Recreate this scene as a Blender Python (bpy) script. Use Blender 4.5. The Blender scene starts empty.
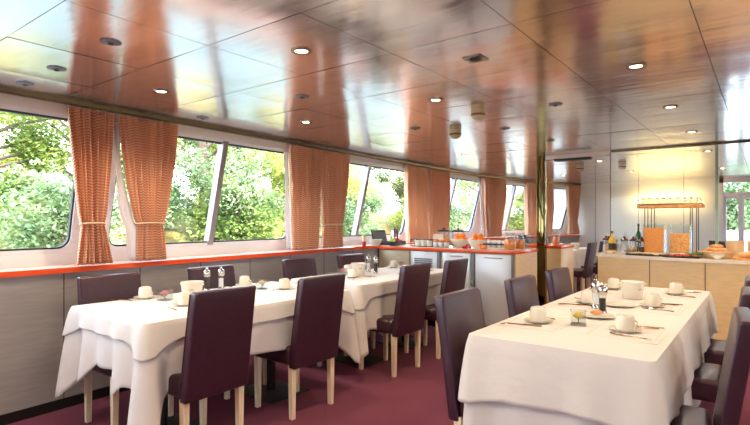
import bpy, bmesh, math, random
from math import sin, cos, pi, radians, sqrt
random.seed(7)
scene = bpy.context.scene
COL = scene.collection

# ------------------------------------------------------------------ materials
def lin(c):
    return tuple((x/255/12.92 if x/255 <= .04045 else ((x/255+.055)/1.055)**2.4) for x in c)
class NT:
    def __init__(s, name):
        s.m = bpy.data.materials.new(name); s.m.use_nodes = True
        s.n = s.m.node_tree; s.b = s.n.nodes['Principled BSDF']
        s.out = s.n.nodes['Material Output']
    def node(s, t, **kw):
        n = s.n.nodes.new(t)
        for k, v in kw.items():
            if k[0] == '_': setattr(n, k[1:], v)
            else: n.inputs[k.replace('_', ' ')].default_value = v
        return n
    def link(s, a, b): s.n.links.new(a, b)
def mat(name, rgb, rough=.5, metal=0, var=0, scale=20, bump=0, bscale=60, spec=.5, stretch=(1, 1, 1),
        rgb2=None, sheen=0, coat=0, transl=0, emit=None, es=0):
    t = NT(name); b = t.b
    c = lin(rgb)
    b.inputs['Base Color'].default_value = (*c, 1)
    b.inputs['Roughness'].default_value = rough
    b.inputs['Metallic'].default_value = metal
    b.inputs['Specular IOR Level'].default_value = spec
    if sheen: b.inputs['Sheen Weight'].default_value = sheen
    if coat: b.inputs['Coat Weight'].default_value = coat
    if emit:
        b.inputs['Emission Color'].default_value = (*lin(emit), 1); b.inputs['Emission Strength'].default_value = es
    tc = t.node('ShaderNodeTexCoord'); mp = t.node('ShaderNodeMapping')
    mp.inputs['Scale'].default_value = stretch; t.link(tc.outputs['Object'], mp.inputs['Vector'])
    if var or rgb2:
        n = t.node('ShaderNodeTexNoise', Scale=scale, Detail=4.0); t.link(mp.outputs[0], n.inputs['Vector'])
        r = t.node('ShaderNodeValToRGB')
        c2 = lin(rgb2) if rgb2 else tuple(min(1, x*(1+var)) for x in c)
        c1 = c if rgb2 else tuple(x*(1-var) for x in c)
        r.color_ramp.elements[0].position = .35; r.color_ramp.elements[1].position = .65
        r.color_ramp.elements[0].color = (*c1, 1); r.color_ramp.elements[1].color = (*c2, 1)
        t.link(n.outputs['Fac'], r.inputs[0]); t.link(r.outputs[0], b.inputs['Base Color'])
    if bump:
        n = t.node('ShaderNodeTexNoise', Scale=bscale, Detail=3.0); t.link(mp.outputs[0], n.inputs['Vector'])
        bp = t.node('ShaderNodeBump', Strength=bump, Distance=.01)
        t.link(n.outputs['Fac'], bp.inputs['Height']); t.link(bp.outputs[0], b.inputs['Normal'])
    if transl:
        tr = t.node('ShaderNodeBsdfTranslucent', Color=(*c, 1)); mx = t.node('ShaderNodeMixShader', Fac=transl)
        if b.inputs['Base Color'].links: t.link(b.inputs['Base Color'].links[0].from_socket, tr.inputs['Color'])
        t.link(b.outputs[0], mx.inputs[1]); t.link(tr.outputs[0], mx.inputs[2]); t.link(mx.outputs[0], t.out.inputs[0])
    return t.m
def glassmat(name, tint=(250, 252, 252), refl=1.0, ior=1.45):
    t = NT(name); t.n.nodes.remove(t.b)
    tr = t.node('ShaderNodeBsdfTransparent', Color=(*lin(tint), 1)); gl = t.node('ShaderNodeBsdfGlossy', Roughness=.02)
    lw = t.node('ShaderNodeLayerWeight'); pw = t.node('ShaderNodeMath', _operation='POWER'); pw.inputs[1].default_value = 4.5
    t.link(lw.outputs['Facing'], pw.inputs[0]); f0 = ((ior-1)/(ior+1))**2
    fr = t.node('ShaderNodeMath', _operation='MULTIPLY_ADD'); fr.inputs[1].default_value = 1-f0; fr.inputs[2].default_value = f0; t.link(pw.outputs[0], fr.inputs[0])
    ml = t.node('ShaderNodeMath', _operation='MULTIPLY'); ml.inputs[1].default_value = refl
    mx = t.node('ShaderNodeMixShader')
    t.link(fr.outputs[0], ml.inputs[0]); t.link(ml.outputs[0], mx.inputs[0])
    t.link(tr.outputs[0], mx.inputs[1]); t.link(gl.outputs[0], mx.inputs[2]); t.link(mx.outputs[0], t.out.inputs[0])
    return t.m
def curtain_mat():
    t = NT('chevron_curtain_fabric'); b = t.b
    b.inputs['Roughness'].default_value = .85; b.inputs['Sheen Weight'].default_value = .2
    uv = t.node('ShaderNodeUVMap'); sp = t.node('ShaderNodeSeparateXYZ'); t.link(uv.outputs[0], sp.inputs[0])
    def M(op, a, bb=None):
        n = t.node('ShaderNodeMath', _operation=op)
        for i, x in enumerate((a, bb)):
            if x is None: continue
            if isinstance(x, (int, float)): n.inputs[i].default_value = x
            else: t.link(x, n.inputs[i])
        return n.outputs[0]
    zz = M('PINGPONG', sp.outputs[0], .013)
    f = M('FRACT', M('DIVIDE', M('ADD', sp.outputs[1], zz), .022))
    st = M('GREATER_THAN', f, .52)
    nz = t.node('ShaderNodeTexNoise', Scale=300.0)
    mix = t.node('ShaderNodeMix', _data_type='RGBA')
    mix.inputs[6].default_value = (*lin((224, 142, 104)), 1); mix.inputs[7].default_value = (*lin((244, 214, 186)), 1)
    t.link(st, mix.inputs[0]); t.link(mix.outputs[2], b.inputs['Base Color'])
    tr = t.node('ShaderNodeBsdfTranslucent'); mx = t.node('ShaderNodeMixShader', Fac=.14)
    t.link(mix.outputs[2], tr.inputs['Color']); t.link(b.outputs[0], mx.inputs[1]); t.link(tr.outputs[0], mx.inputs[2])
    t.link(mx.outputs[0], t.out.inputs[0])
    return t.m
def ceiling_mat():
    t = NT('brushed_metal_ceiling'); b = t.b
    b.inputs['Metallic'].default_value = .9
    tc = t.node('ShaderNodeTexCoord'); mp = t.node('ShaderNodeMapping'); mp.inputs['Scale'].default_value = (1.2, 5, 1)
    t.link(tc.outputs['Object'], mp.inputs['Vector'])
    n = t.node('ShaderNodeTexNoise', Scale=1.6, Detail=5.0, Roughness=.6); t.link(mp.outputs[0], n.inputs['Vector'])
    r = t.node('ShaderNodeValToRGB'); r.color_ramp.elements[0].position = .3; r.color_ramp.elements[1].position = .7
    r.color_ramp.elements[0].color = (.74, .70, .66, 1); r.color_ramp.elements[1].color = (.9, .86, .82, 1)
    t.link(n.outputs['Fac'], r.inputs[0]); t.link(r.outputs[0], b.inputs['Base Color'])
    mr = t.node('ShaderNodeMapRange'); mr.inputs['To Min'].default_value = .10; mr.inputs['To Max'].default_value = .22
    t.link(n.outputs['Fac'], mr.inputs['Value']); t.link(mr.outputs[0], b.inputs['Roughness'])
    n2 = t.node('ShaderNodeTexNoise', Scale=2.2, Detail=2.0); t.link(mp.outputs[0], n2.inputs['Vector'])
    bp = t.node('ShaderNodeBump', Strength=.045, Distance=.03); t.link(n2.outputs['Fac'], bp.inputs['Height']); t.link(bp.outputs[0], b.inputs['Normal'])
    return t.m
M = dict(
    ceiling=ceiling_mat(),
    seam=mat('dark_joint', (60, 52, 48), .6),
    carpet=mat('plum_carpet', (124, 72, 90), .95, var=.35, scale=160, bump=.5, bscale=350, spec=.02),
    panel=mat('taupe_wall_laminate', (154, 150, 149), .42, var=.06, scale=5, stretch=(1, 1, 9)),
    beige=mat('beige_wood_laminate', (206, 190, 156), .4, var=.06, scale=5, stretch=(2, 2, 12)),
    island=mat('pale_oak_veneer', (228, 196, 142), .4, var=.05, scale=4, stretch=(2, 2, 14)),
    black=mat('black_plastic', (18, 17, 19), .35),
    skirting=mat('black_skirting', (14, 13, 15), .5),
    orange=mat('orange_lacquer', (238, 86, 34), .22, coat=.3),
    silltop=mat('peach_cream_laminate', (246, 214, 196), .22),
    frame=mat('white_grey_frame', (232, 234, 240), .35),
    mull=mat('grey_aluminium', (152, 146, 154), .35, metal=.4),
    header=mat('lilac_grey_panel', (232, 226, 226), .35),
    rail=mat('bronze_rail', (112, 96, 80), .25, metal=.9),
    wallwhite=mat('satin_white_wall', (238, 240, 238), .25),
    gasket=mat('rubber_gasket', (50, 52, 56), .6),
    leather=mat('aubergine_leather', (58, 28, 44), .32, var=.12, scale=30, bump=.12, bscale=180, spec=.6),
    leather2=mat('aubergine_leather_side', (66, 36, 66), .38, bump=.12, bscale=180),
    beech=mat('pale_beech', (238, 220, 190), .45, var=.10, scale=6, stretch=(8, 8, 1)),
    linen=mat('white_linen', (216, 211, 208), .75, bump=.9, bscale=6, sheen=.2),
    linen2=mat('white_table_topper_linen', (219, 214, 210), .75, bump=.9, bscale=7, sheen=.2),
    stitch=mat('stitch_grey', (204, 194, 192), .8),
    china=mat('cream_china', (232, 226, 212), .16, coat=.4),
    emblem=mat('brown_emblem', (150, 112, 84), .5),
    steel=mat('polished_steel', (205, 200, 196), .14, metal=1),
    darksteel=mat('satin_dark_steel', (120, 116, 114), .4, metal=.8),
    gold=mat('warm_cutlery_steel', (214, 190, 160), .16, metal=1),
    fridge=mat('white_steel_door', (222, 226, 226), .32, metal=.15),
    vent=mat('grey_louvre', (120, 126, 132), .45),
    glass=glassmat('window_glass', (240, 247, 248), .75, 1.35),
    clear=glassmat('clear_tableware_glass', (246, 249, 249), 1.6, 1.45),
    boxglass=glassmat('acrylic_box', (250, 252, 252), .35, 1.35),
    panelglass=glassmat('partition_glass', (250, 252, 251), .6, 1.35),
    gedge=mat('green_glass_edge', (150, 182, 168), .2),
    curtain=curtain_mat(),
    plaincurtain=mat('plain_rust_curtain', (242, 192, 160), .85, transl=.12, sheen=.2),
    lining=mat('white_curtain_lining', (238, 232, 232), .85, transl=.4),
    cord=mat('cream_cord', (226, 206, 178), .8),
    brass=mat('mirror_bronze', (112, 98, 62), .08, metal=1),
    orangefruit=mat('orange_peel', (244, 130, 22), .45, bump=.2, bscale=120),
    juice=mat('orange_juice', (246, 140, 40), .3),
    red=mat('strawberry_red', (200, 26, 34), .4),
    pink=mat('rose_pink', (226, 132, 132), .6),
    yellow=mat('rose_yellow', (244, 214, 96), .6),
    peach=mat('rose_cream', (238, 208, 160), .6),
    green=mat('leaf_green', (66, 118, 42), .6),
    lime=mat('lime_green', (176, 196, 60), .45),
    cereal=mat('toasted_flakes', (250, 132, 52), .8, rgb2=(255, 190, 110), scale=70, bump=1, bscale=90),
    muesli=mat('muesli', (236, 140, 70), .8, rgb2=(250, 200, 130), scale=70, bump=1, bscale=90),
    bread=mat('bread_crust', (196, 126, 62), .7, rgb2=(232, 178, 112), scale=14, bump=.6, bscale=30),
    croissant=mat('pastry', (220, 150, 84), .6, rgb2=(240, 196, 140), scale=20, bump=.4, bscale=40),
    ham=mat('cured_ham', (176, 50, 44), .5, rgb2=(214, 96, 76), scale=30),
    slate=mat('black_slate', (44, 42, 44), .5),
    wicker=mat('wicker', (222, 190, 150), .7, bump=.8, bscale=120),
    cream_stone=mat('cream_stone_top', (236, 222, 200), .25, var=.04, scale=12),
    jam=mat('dark_jam', (88, 28, 26), .3),
    amberglass=mat('amber_shelf_glass', (232, 164, 96), .25, rgb2=(250, 206, 150), scale=26, transl=.4),
    bottlegreen=mat('green_bottle_glass', (34, 92, 46), .12, coat=.5),
    bottleyellow=mat('yellow_bottle', (226, 182, 40), .25),
    blue=mat('cobalt_blue', (40, 66, 130), .3),
    whiteplastic=mat('ivory_plastic', (224, 214, 194), .4),
    pepper=mat('peppercorns', (60, 48, 42), .7),
    salt=mat('salt', (236, 236, 238), .7),
    screen=mat('dark_glass_screen', (104, 112, 120), .15),
    card=mat('printed_card', (246, 226, 204), .6),
    bark=mat('tree_bark', (92, 78, 64), .9, var=.3, scale=8, bump=.6, bscale=10),
    hull=mat('white_hull', (225, 225, 228), .4),
    deck=mat('outer_deck', (206, 208, 210), .7),
    bulb=mat('lamp_bulb', (255, 236, 200), .5, emit=(255, 222, 176), es=14),
    tube=mat('wall_lamp_tube', (255, 236, 190), .5, emit=(255, 216, 120), es=2.2),
    ringmetal=mat('chrome_ring', (150, 140, 132), .25, metal=1),
    dome=mat('ivory_dome', (206, 192, 160), .35),
    domeband=mat('brown_band', (120, 92, 48), .4),
)
def leafmat(name, a, b, c):
    t = NT(name); bs = t.b
    g = t.node('ShaderNodeNewGeometry'); r = t.node('ShaderNodeValToRGB')
    tc = t.node('ShaderNodeTexCoord'); n = t.node('ShaderNodeTexNoise', Scale=.8, Detail=3.0); t.link(tc.outputs['Object'], n.inputs['Vector'])
    ad = t.node('ShaderNodeMath', _operation='MULTIPLY_ADD'); ad.inputs[1].default_value = .35; t.link(g.outputs['Random Per Island'], ad.inputs[0])
    sc = t.node('ShaderNodeMath', _operation='MULTIPLY_ADD'); sc.inputs[1].default_value = 2.6; sc.inputs[2].default_value = -.95
    t.link(n.outputs['Fac'], sc.inputs[0]); t.link(sc.outputs[0], ad.inputs[2]); t.link(ad.outputs[0], r.inputs[0])
    e = r.color_ramp.elements; e[0].color = (*lin(a), 1); e[1].color = (*lin(c), 1); m = e.new(.5); m.color = (*lin(b), 1)
    e[0].position = .1; e[-1].position = .9
    t.link(r.outputs[0], bs.inputs['Base Color']); bs.inputs['Roughness'].default_value = .6
    tr = t.node('ShaderNodeBsdfTranslucent'); mx = t.node('ShaderNodeMixShader', Fac=.4)
    t.link(r.outputs[0], tr.inputs['Color']); t.link(bs.outputs[0], mx.inputs[1]); t.link(tr.outputs[0], mx.inputs[2]); t.link(mx.outputs[0], t.out.inputs[0])
    return t.m
LEAF = [leafmat('foliage_dark', (60, 88, 42), (130, 150, 74), (192, 202, 116)),
        leafmat('foliage_yellow', (120, 146, 70), (206, 208, 110), (246, 236, 160)),
        leafmat('foliage_blue_green', (96, 124, 86), (152, 172, 122), (206, 212, 164))]
wm = NT('river_water'); wm.b.inputs['Base Color'].default_value = (*lin((104, 114, 116)), 1); wm.b.inputs['Roughness'].default_value = .3
_n = wm.node('ShaderNodeTexNoise', Scale=.8, Detail=4.0); _b = wm.node('ShaderNodeBump', Strength=.4, Distance=.2)
_t = wm.node('ShaderNodeTexCoord'); wm.link(_t.outputs['Object'], _n.inputs['Vector']); wm.link(_n.outputs['Fac'], _b.inputs['Height']); wm.link(_b.outputs[0], wm.b.inputs['Normal'])
M['water'] = wm.m
M['bank'] = mat('leafy_bank', (92, 104, 62), .9, rgb2=(176, 140, 78), scale=.9, bump=1, bscale=3)
M['rock'] = mat('grey_rock', (120, 128, 122), .9, var=.3, scale=2, bump=.8, bscale=4)

# ------------------------------------------------------------------ mesh helpers
class MB:
    def __init__(s): s.v = []; s.f = []; s.sm = []; s.uv = {}
    def add(s, vs, fs, smooth=False, T=None):
        o = len(s.v)
        for v in vs: s.v.append(T(v) if T else tuple(v))
        for f in fs: s.f.append(tuple(o+i for i in f)); s.sm.append(smooth)
        return s
    def box(s, x0, x1, y0, y1, z0, z1, bev=0, seg=2, T=None):
        bm = bmesh.new(); bmesh.ops.create_cube(bm, size=1)
        for v in bm.verts:
            v.co.x = x0+(v.co.x+.5)*(x1-x0); v.co.y = y0+(v.co.y+.5)*(y1-y0); v.co.z = z0+(v.co.z+.5)*(z1-z0)
        if bev: bmesh.ops.bevel(bm, geom=bm.edges[:], offset=bev, segments=seg, profile=.5, affect='EDGES')
        bm.verts.index_update()
        s.add([tuple(v.co) for v in bm.verts], [[v.index for v in f.verts] for f in bm.faces], bool(bev), T); bm.free(); return s
    def lathe(s, prof, n=24, c=(0, 0, 0), cap=True, T=None):
        vs = []; fs = []
        for r, z in prof:
            for i in range(n): a = 2*pi*i/n; vs.append((c[0]+r*cos(a), c[1]+r*sin(a), c[2]+z))
        for j in range(len(prof)-1):
            for i in range(n): k = (i+1) % n; fs.append((j*n+i, j*n+k, (j+1)*n+k, (j+1)*n+i))
        if cap: fs.append(tuple(range(n))[::-1]); fs.append(tuple((len(prof)-1)*n+i for i in range(n)))
        return s.add(vs, fs, True, T)
    def tube(s, pts, r, n=8, closed=False, T=None):
        from mathutils import Vector
        P = [Vector(p) for p in pts]; vs = []; fs = []; m = len(P)
        R = r if hasattr(r, '__len__') else [r]*m
        up = Vector((0, 0, 1))
        for i, p in enumerate(P):
            d = (P[(i+1) % m]-P[i-1]) if closed else (P[min(i+1, m-1)]-P[max(i-1, 0)])
            d.normalize(); u = up if abs(d.dot(up)) < .95 else Vector((1, 0, 0))
            a = d.cross(u).normalized(); b = d.cross(a).normalized()
            for k in range(n): t = 2*pi*k/n; vs.append(tuple(p+(a*cos(t)+b*sin(t))*R[i]))
        for i in range(m if closed else m-1):
            j = (i+1) % m
            for k in range(n): l = (k+1) % n; fs.append((i*n+k, j*n+k, j*n+l, i*n+l))
        if not closed: fs.append(tuple(range(n))); fs.append(tuple((m-1)*n+k for k in range(n))[::-1])
        return s.add(vs, fs, True, T)
    def grid(s, fn, nu, nv, smooth=True, cu=False, T=None):
        vs = [fn(i/nu, j/nv) for j in range(nv+1) for i in range(nu+1)]
        fs = [(j*(nu+1)+i, j*(nu+1)+i+1, (j+1)*(nu+1)+i+1, (j+1)*(nu+1)+i) for j in range(nv) for i in range(nu)]
        return s.add(vs, fs, smooth, T)
    def blob(s, c, r, sub=2, jit=0, T=None, sq=(1, 1, 1)):
        bm = bmesh.new(); bmesh.ops.create_icosphere(bm, subdivisions=sub, radius=1)
        vs = [(c[0]+v.co.x*r*sq[0]*(1+random.uniform(-jit, jit)), c[1]+v.co.y*r*sq[1]*(1+random.uniform(-jit, jit)), c[2]+v.co.z*r*sq[2]*(1+random.uniform(-jit, jit))) for v in bm.verts]
        bm.verts.index_update(); s.add(vs, [[v.index for v in f.verts] for f in bm.faces], True, T); bm.free(); return s
    def build(s, name, m, parent=None, uv=None, solid=0):
        me = bpy.data.meshes.new(name); me.from_pydata(s.v, [], s.f)
        me.polygons.foreach_set('use_smooth', s.sm)
        if uv:
            l = me.uv_layers.new(name='UVMap')
            for lp in me.loops: l.data[lp.index].uv = uv[lp.vertex_index]
        bm = bmesh.new(); bm.from_mesh(me); bmesh.ops.recalc_face_normals(bm, faces=bm.faces); bm.to_mesh(me); bm.free()
        if any(s.sm): me.set_sharp_from_angle(angle=radians(40))
        me.materials.append(m if not isinstance(m, str) else M[m]); me.update()
        o = bpy.data.objects.new(name, me); COL.objects.link(o)
        if parent is not None: o.parent = parent
        if solid:
            md = o.modifiers.new('thickness', 'SOLIDIFY'); md.thickness = solid; md.offset = 0
        return o
def tag(o, label, cat, group=None, kind=None):
    o['label'] = label; o['category'] = cat
    if group: o['group'] = group
    if kind: o['kind'] = kind
    return o
def thing(name, label, cat, loc=(0, 0, 0), rz=0, group=None):
    o = bpy.data.objects.new(name, None); COL.objects.link(o); o.empty_display_size = .1
    o.location = loc; o.rotation_euler = (0, 0, rz); return tag(o, label, cat, group)
def struct(o): o['kind'] = 'structure'; return o
def dup(root, loc, rz=0, label=None, group=None):
    r = root.copy(); COL.objects.link(r); r.location = loc; r.rotation_euler = (0, 0, rz)
    if label: r['label'] = label
    if group: r['group'] = group
    for ch in list(root.children):
        c = ch.copy(); COL.objects.link(c); c.parent = r
        for g in ch.children:
            d = g.copy(); COL.objects.link(d); d.parent = c
    return r
class Proto:
    """the first placement moves the prototype itself, later ones copy it"""
    def __init__(s, root): s.r = root; s.used = False
    def put(s, loc, rz=0, label=None, group=None):
        if not s.used:
            s.used = True; s.r.location = loc; s.r.rotation_euler = (0, 0, rz)
            if label: s.r['label'] = label
            if group: s.r['group'] = group
            return s.r
        return dup(s.r, loc, rz, label, group)

# ------------------------------------------------------------------ dimensions
C = 2.30; SILL = 1.05; CT = 1.04; TZ = .82
HP = [(-3, -4.0), (1.2, -4.13), (2, -4.18), (3.35, -4.24), (5.4, -4.38), (6.5, -4.43), (9.4, -4.5), (11.5, -4.25), (13.1, -3.68)]
def wx_raw(Y):
    for a, b in zip(HP, HP[1:]):
        if Y <= b[0]: return a[1]+(b[1]-a[1])*(Y-a[0])/(b[0]-a[0])
    return HP[-1][1]
def wx(Y): return sum(wx_raw(Y+d) for d in (-.4, -.2, 0, .2, .4))/5 if Y < 12.6 else wx_raw(Y)
YB, YF = -2.6, 13.1

# ------------------------------------------------------------------ shell
def fr(a, b, st): 
    n = max(1, int(round((b-a)/st))); return [a+(b-a)*i/n for i in range(n+1)]
def strip(prof, y0, y1, st=.25, sgn=1, close=True):
    """extrude the closed section prof [(dx,z)...] along the curved hull side"""
    m = MB(); ys = fr(y0, y1, st); k = len(prof); vs = []; fs = []
    for Y in ys:
        for dx, z in prof: vs.append((sgn*(wx(Y)+dx), Y, z))
    for i in range(len(ys)-1):
        for j in range(k): l = (j+1) % k; fs.append((i*k+j, i*k+l, (i+1)*k+l, (i+1)*k+j))
    fs.append(tuple(range(k))); fs.append(tuple((len(ys)-1)*k+j for j in range(k))[::-1])
    return m.add(vs, fs)
fl = MB(); fl.box(-4.6, 4.6, YB-.1, YF+.3, -.06, 0); struct(fl.build('floor', 'carpet'))
# ceiling: slightly bulged metal tiles with open joints
G = .675; cm = MB(); bk = MB()
def bound(x, Y): return max(wx(Y)+.0, min(-wx(Y), x))
for i in range(-8, 8):
    for j in range(-5, 20):
        x0 = -.25+i*G; y0 = .88+(j)*G; x1 = x0+G; y1 = y0+G
        if y1 < YB or y0 > YF+.2 or x1 < -4.7 or x0 > 4.7: continue
        tx, ty, bl = random.gauss(0, .0016), random.gauss(0, .0016), random.uniform(.0006, .003)
        ph = random.uniform(0, 6)
        def fn(u, v):
            x = x0+.0017+u*(G-.0034); y = y0+.0017+v*(G-.0034)
            z = C+(u-.5)*G*tx+(v-.5)*G*ty - bl*(1-(2*u-1)**2)*(1-(2*v-1)**2)+.0006*sin(6*u+ph)*sin(9*v+ph)
            return (x, y, z)
        cm.grid(fn, 8, 8)
struct(cm.build('ceiling', 'ceiling'))
b = MB(); b.box(-4.8, 4.8, YB-.1, YF+.5, C+.012, C+.06); o = struct(b.build('ceiling', 'seam'))
# side walls: lower panels, sill, header, outer skin
WIN = [(-2.3, -1.0), (-.75, 1.80), (2.0, 4.28), (4.55, 6.95), (7.2, 9.45), (9.7, 11.75), (11.95, 12.95)]
GZ0, GZ1 = 1.12, 2.215
def lean(s, Y, d=0):
    """point on the inward leaning glazing plane, s = 0 foot .. 1 head, d = distance into the room"""
    return (wx(Y)-.31+.28*s+d, Y, GZ0+(GZ1-GZ0)*s)
def rrect(a0, a1, b0, b1, r, n=5):
    pts = []
    for cx, cy, st in ((a1-r, b1-r, 0), (a0+r, b1-r, 90), (a0+r, b0+r, 180), (a1-r, b0+r, 270)):
        for i in range(n+1):
            t = radians(st+90*i/n); pts.append((cx+r*cos(t), cy+r*sin(t)))
    return pts
def ring_mesh(outer, inner, sgn, d0, d1):
    H = GZ1-GZ0; m = MB(); n = len(outer); vs = []
    for loop, d in ((outer, d1), (inner, d1), (inner, d0), (outer, d0)):
        for Y, q in loop:
            x, y, z = lean(q/H, Y, d); vs.append((sgn*x, y, z))
    fs = []
    for a in range(4):
        b_ = (a+1) % 4
        for i in range(n): k = (i+1) % n; fs.append((a*n+i, a*n+k, b_*n+k, b_*n+i))
    return m.add(vs, fs)
def side(sgn, nm):
    w = MB()
    # laminate panels with joints every 0.6 m
    Y = YB; m = strip([(0, .07), (0, 1.02), (-.06, 1.02), (-.06, .07)], YB, YF, .25, sgn)
    wall = struct(m.build('wall_'+nm, 'panel'))
    j = MB()
    for k in range(27):
        yy = 1.6+.6*(k-6)
        if YB < yy < YF-.1:
            x = wx(yy); xs = sorted((sgn*(x-.01), sgn*(x+.0025))); j.box(xs[0], xs[1], yy-.003, yy+.003, .07, 1.02)
    o = j.build('panel_joint', 'seam', wall)
    struct(strip([(.006, 0), (.006, .075), (-.06, .075), (-.06, 0)], YB, YF, .25, sgn).build('baseboard_'+nm, 'skirting'))
    o = strip([(.03, 1.01), (.03, SILL-.004), (.026, SILL), (-.40, SILL), (-.40, 1.01)], YB, YF, .25, sgn).build('trim_1' if sgn > 0 else 'trim_2', 'orange'); struct(o)
    strip([(.012, SILL-.001), (.012, SILL+.0008), (-.27, SILL+.0008), (-.27, SILL-.001)], YB, YF, .25, sgn).build('sill_surface', 'silltop', o)
    # rear upstand beneath the glazing
    struct(strip([(-.27, SILL), (-.27, GZ0+.02), (-.36, GZ0+.02), (-.36, SILL)], YB, YF, .25, sgn).build('trim_3' if sgn > 0 else 'trim_4', 'frame'))
    # header above the glazing
    struct(strip([(.0, GZ1-.02), (.0, C+.01), (-.3, C+.01), (-.3, GZ1+.02)], YB, YF, .25, sgn).build('wall_%s_header' % nm, 'header'))
    struct(strip([(-.36, -.1), (-.36, 1.1), (-.42, 1.1), (-.42, -.1)], YB, YF, .25, sgn).build('wall_%s_outside' % nm, 'hull'))
    # curtain rail below the ceiling
    r = strip([(.0, C-.032), (.042, C-.032), (.046, C-.024), (.05, C), (.0, C)], YB, YF, .25, sgn).build('curtain_rail', 'rail')
    tag(r, 'long bronze curtain rail along the top of the window wall' if sgn > 0 else 'bronze curtain rail on the opposite window wall', 'curtain rail')
    # solid posts between windows
    ends = [YB]+[e for w_ in WIN for e in w_]+[YF]
    H = GZ1-GZ0
    for k in range(0, len(ends), 2):
        a, b_ = ends[k], ends[k+1]
        if b_-a < .02: continue
        m = MB()
        ys = [a, b_]; vs = []
        for yy in ys:
            for s_, d in ((0, .02), (1, .02), (1, -.08), (0, -.08)):
                x, y, z = lean(s_, yy, d); vs.append((sgn*x, y, z))
        m.add(vs, [(0, 1, 2, 3), (7, 6, 5, 4), (0, 4, 5, 1), (1, 5, 6, 2), (2, 6, 7, 3), (3, 7, 4, 0)])
        o = struct(m.build('wall_%s_post' % nm, 'frame'))
    for k, (a, b_) in enumerate(WIN):
        e = bpy.data.objects.new('window_%d' % (k+1 + (0 if sgn > 0 else 10)), None); COL.objects.link(e); struct(e)
        R = .09
        out = rrect(a, b_, 0, H, .001); inn = rrect(a+.05, b_-.05, .055, H-.045, R)
        o = ring_mesh(out, inn, sgn, -.05, .03).build('window_frame', 'frame', e)
        inn2 = rrect(a+.064, b_-.064, .069, H-.059, R-.012)
        ring_mesh(inn, inn2, sgn, -.02, .012).build('gasket', 'gasket', e)
        g = MB(); vs = []
        n = 8
        for yy in fr(a+.05, b_-.05, (b_-a-.1)/n):
            for s_ in (.05, .96): x, y, z = lean(s_, yy, 0); vs.append((sgn*x, y, z))
        g.add(vs, [(2*i, 2*i+2, 2*i+3, 2*i+1) for i in range(len(vs)//2-1)])
        g.build('window_pane', 'glass', e)
        if k >= 2 and k < 6 or k == 0 and sgn < 0:
            my = {2: 3.10, 3: 5.62, 4: 8.28, 5: 10.75, 0: -1.6}[k]
            m = MB(); vs = []
            for yy in (my-.03, my+.03):
                for s_, d in ((.03, .035), (.97, .035), (.97, -.05), (.03, -.05)): x, y, z = lean(s_, yy, d); vs.append((sgn*x, y, z))
            m.add(vs, [(0, 1, 2, 3), (7, 6, 5, 4), (0, 4, 5, 1), (1, 5, 6, 2), (2, 6, 7, 3), (3, 7, 4, 0)])
            m.build('mullion', 'mull', e)
side(1, 'left'); side(-1, 'right')
b = MB(); b.box(-4.5, 4.5, YB-.1, YB, 0, .45); b.box(-4.5, 4.5, YB-.1, YB, 2.2, C+.05); struct(b.build('wall_back', 'beige'))
b = MB(); b.box(.7, 4.5, YB-.1, YB, .45, 2.2); struct(b.build('wall_back', 'beige'))
b = MB(); b.box(-2.88, .7, YB-.1, YB, .45, 2.2); struct(b.build('wall_back', 'beige'))
for k in range(1):  # unseen window behind the camera, added to let in soft fill daylight
    e_ = bpy.data.objects.new('window_%d' % (21+k), None); COL.objects.link(e_); struct(e_); e_.location = (-3.6+1.44*k, YB, 0)
    m = MB()
    for a in ((-.72, -.66), (.66, .72)): m.box(a[0], a[1], -.08, -.02, .45, 2.2)
    m.box(-.66, .66, -.08, -.02, .45, .52); m.box(-.66, .66, -.08, -.02, 2.13, 2.2); m.build('window_frame', 'frame', e_)
    m = MB(); m.box(-.66, .66, -.052, -.048, .52, 2.13); m.build('window_pane', 'glass', e_)
# far wall with white panels, and the glazed double door
b = MB(); b.box(-4.4, -.80, YF, YF+.12, 0, C+.05); b.box(1.1, 4.4, YF, YF+.12, 0, C+.05); fw = struct(b.build('wall_far', 'wallwhite'))
b = MB()
for x in (-3.3, -2.35, -1.45): b.box(x-.004, x+.004, YF-.003, YF, .1, C)
b.build('panel_joint', 'seam', fw)
b = MB(); b.box(-3.7, -.80, YF-.012, YF, 0, .08); struct(b.build('baseboard_far', 'skirting'))
d = bpy.data.objects.new('door_1', None); COL.objects.link(d); struct(d); d.location = (0, YF, 0)
m = MB(); m.box(-.80, -.72, 0, .1, 0, C, .004); m.box(1.02, 1.1, 0, .1, 0, C, .004); m.box(-.8, 1.1, 0, .1, C-.1, C+.03, .004); m.box(-.72, 1.02, .01, .09, 1.92, 1.99, .004)
m.build('door_frame', 'frame', d)
for x0, x1 in ((-.72, -.42), (-.42, .15), (.15, .6), (.6, 1.02)):
    m = MB(); m.box(x0, x0+.05, .02, .07, 0, 1.92, .004); m.box(x1-.05, x1, .02, .07, 0, 1.92, .004); m.box(x0+.05, x1-.05, .02, .07, 0, .22, .004); m.box(x0+.05, x1-.05, .02, .07, 1.86, 1.92, .004)
    lf = m.build('door_leaf', 'frame', d)
    m = MB(); m.box(x0+.05, x1-.05, .04, .046, .22, 1.86); m.build('door_pane', 'glass', lf)
    m = MB(); m.box(x0+.03, x1-.02, .04, .046, 1.99, C-.1); m.build('transom_pane', 'glass', d)
m = MB(); m.tube([(-.44, -.03, 1.0), (-.44, -.03, 1.2)], .008); m.tube([(-.44, .02, 1.02), (-.44, -.03, 1.02)], .006); m.tube([(-.44, .02, 1.18), (-.44, -.03, 1.18)], .006); m.build('door_handle', 'steel', d)
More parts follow.
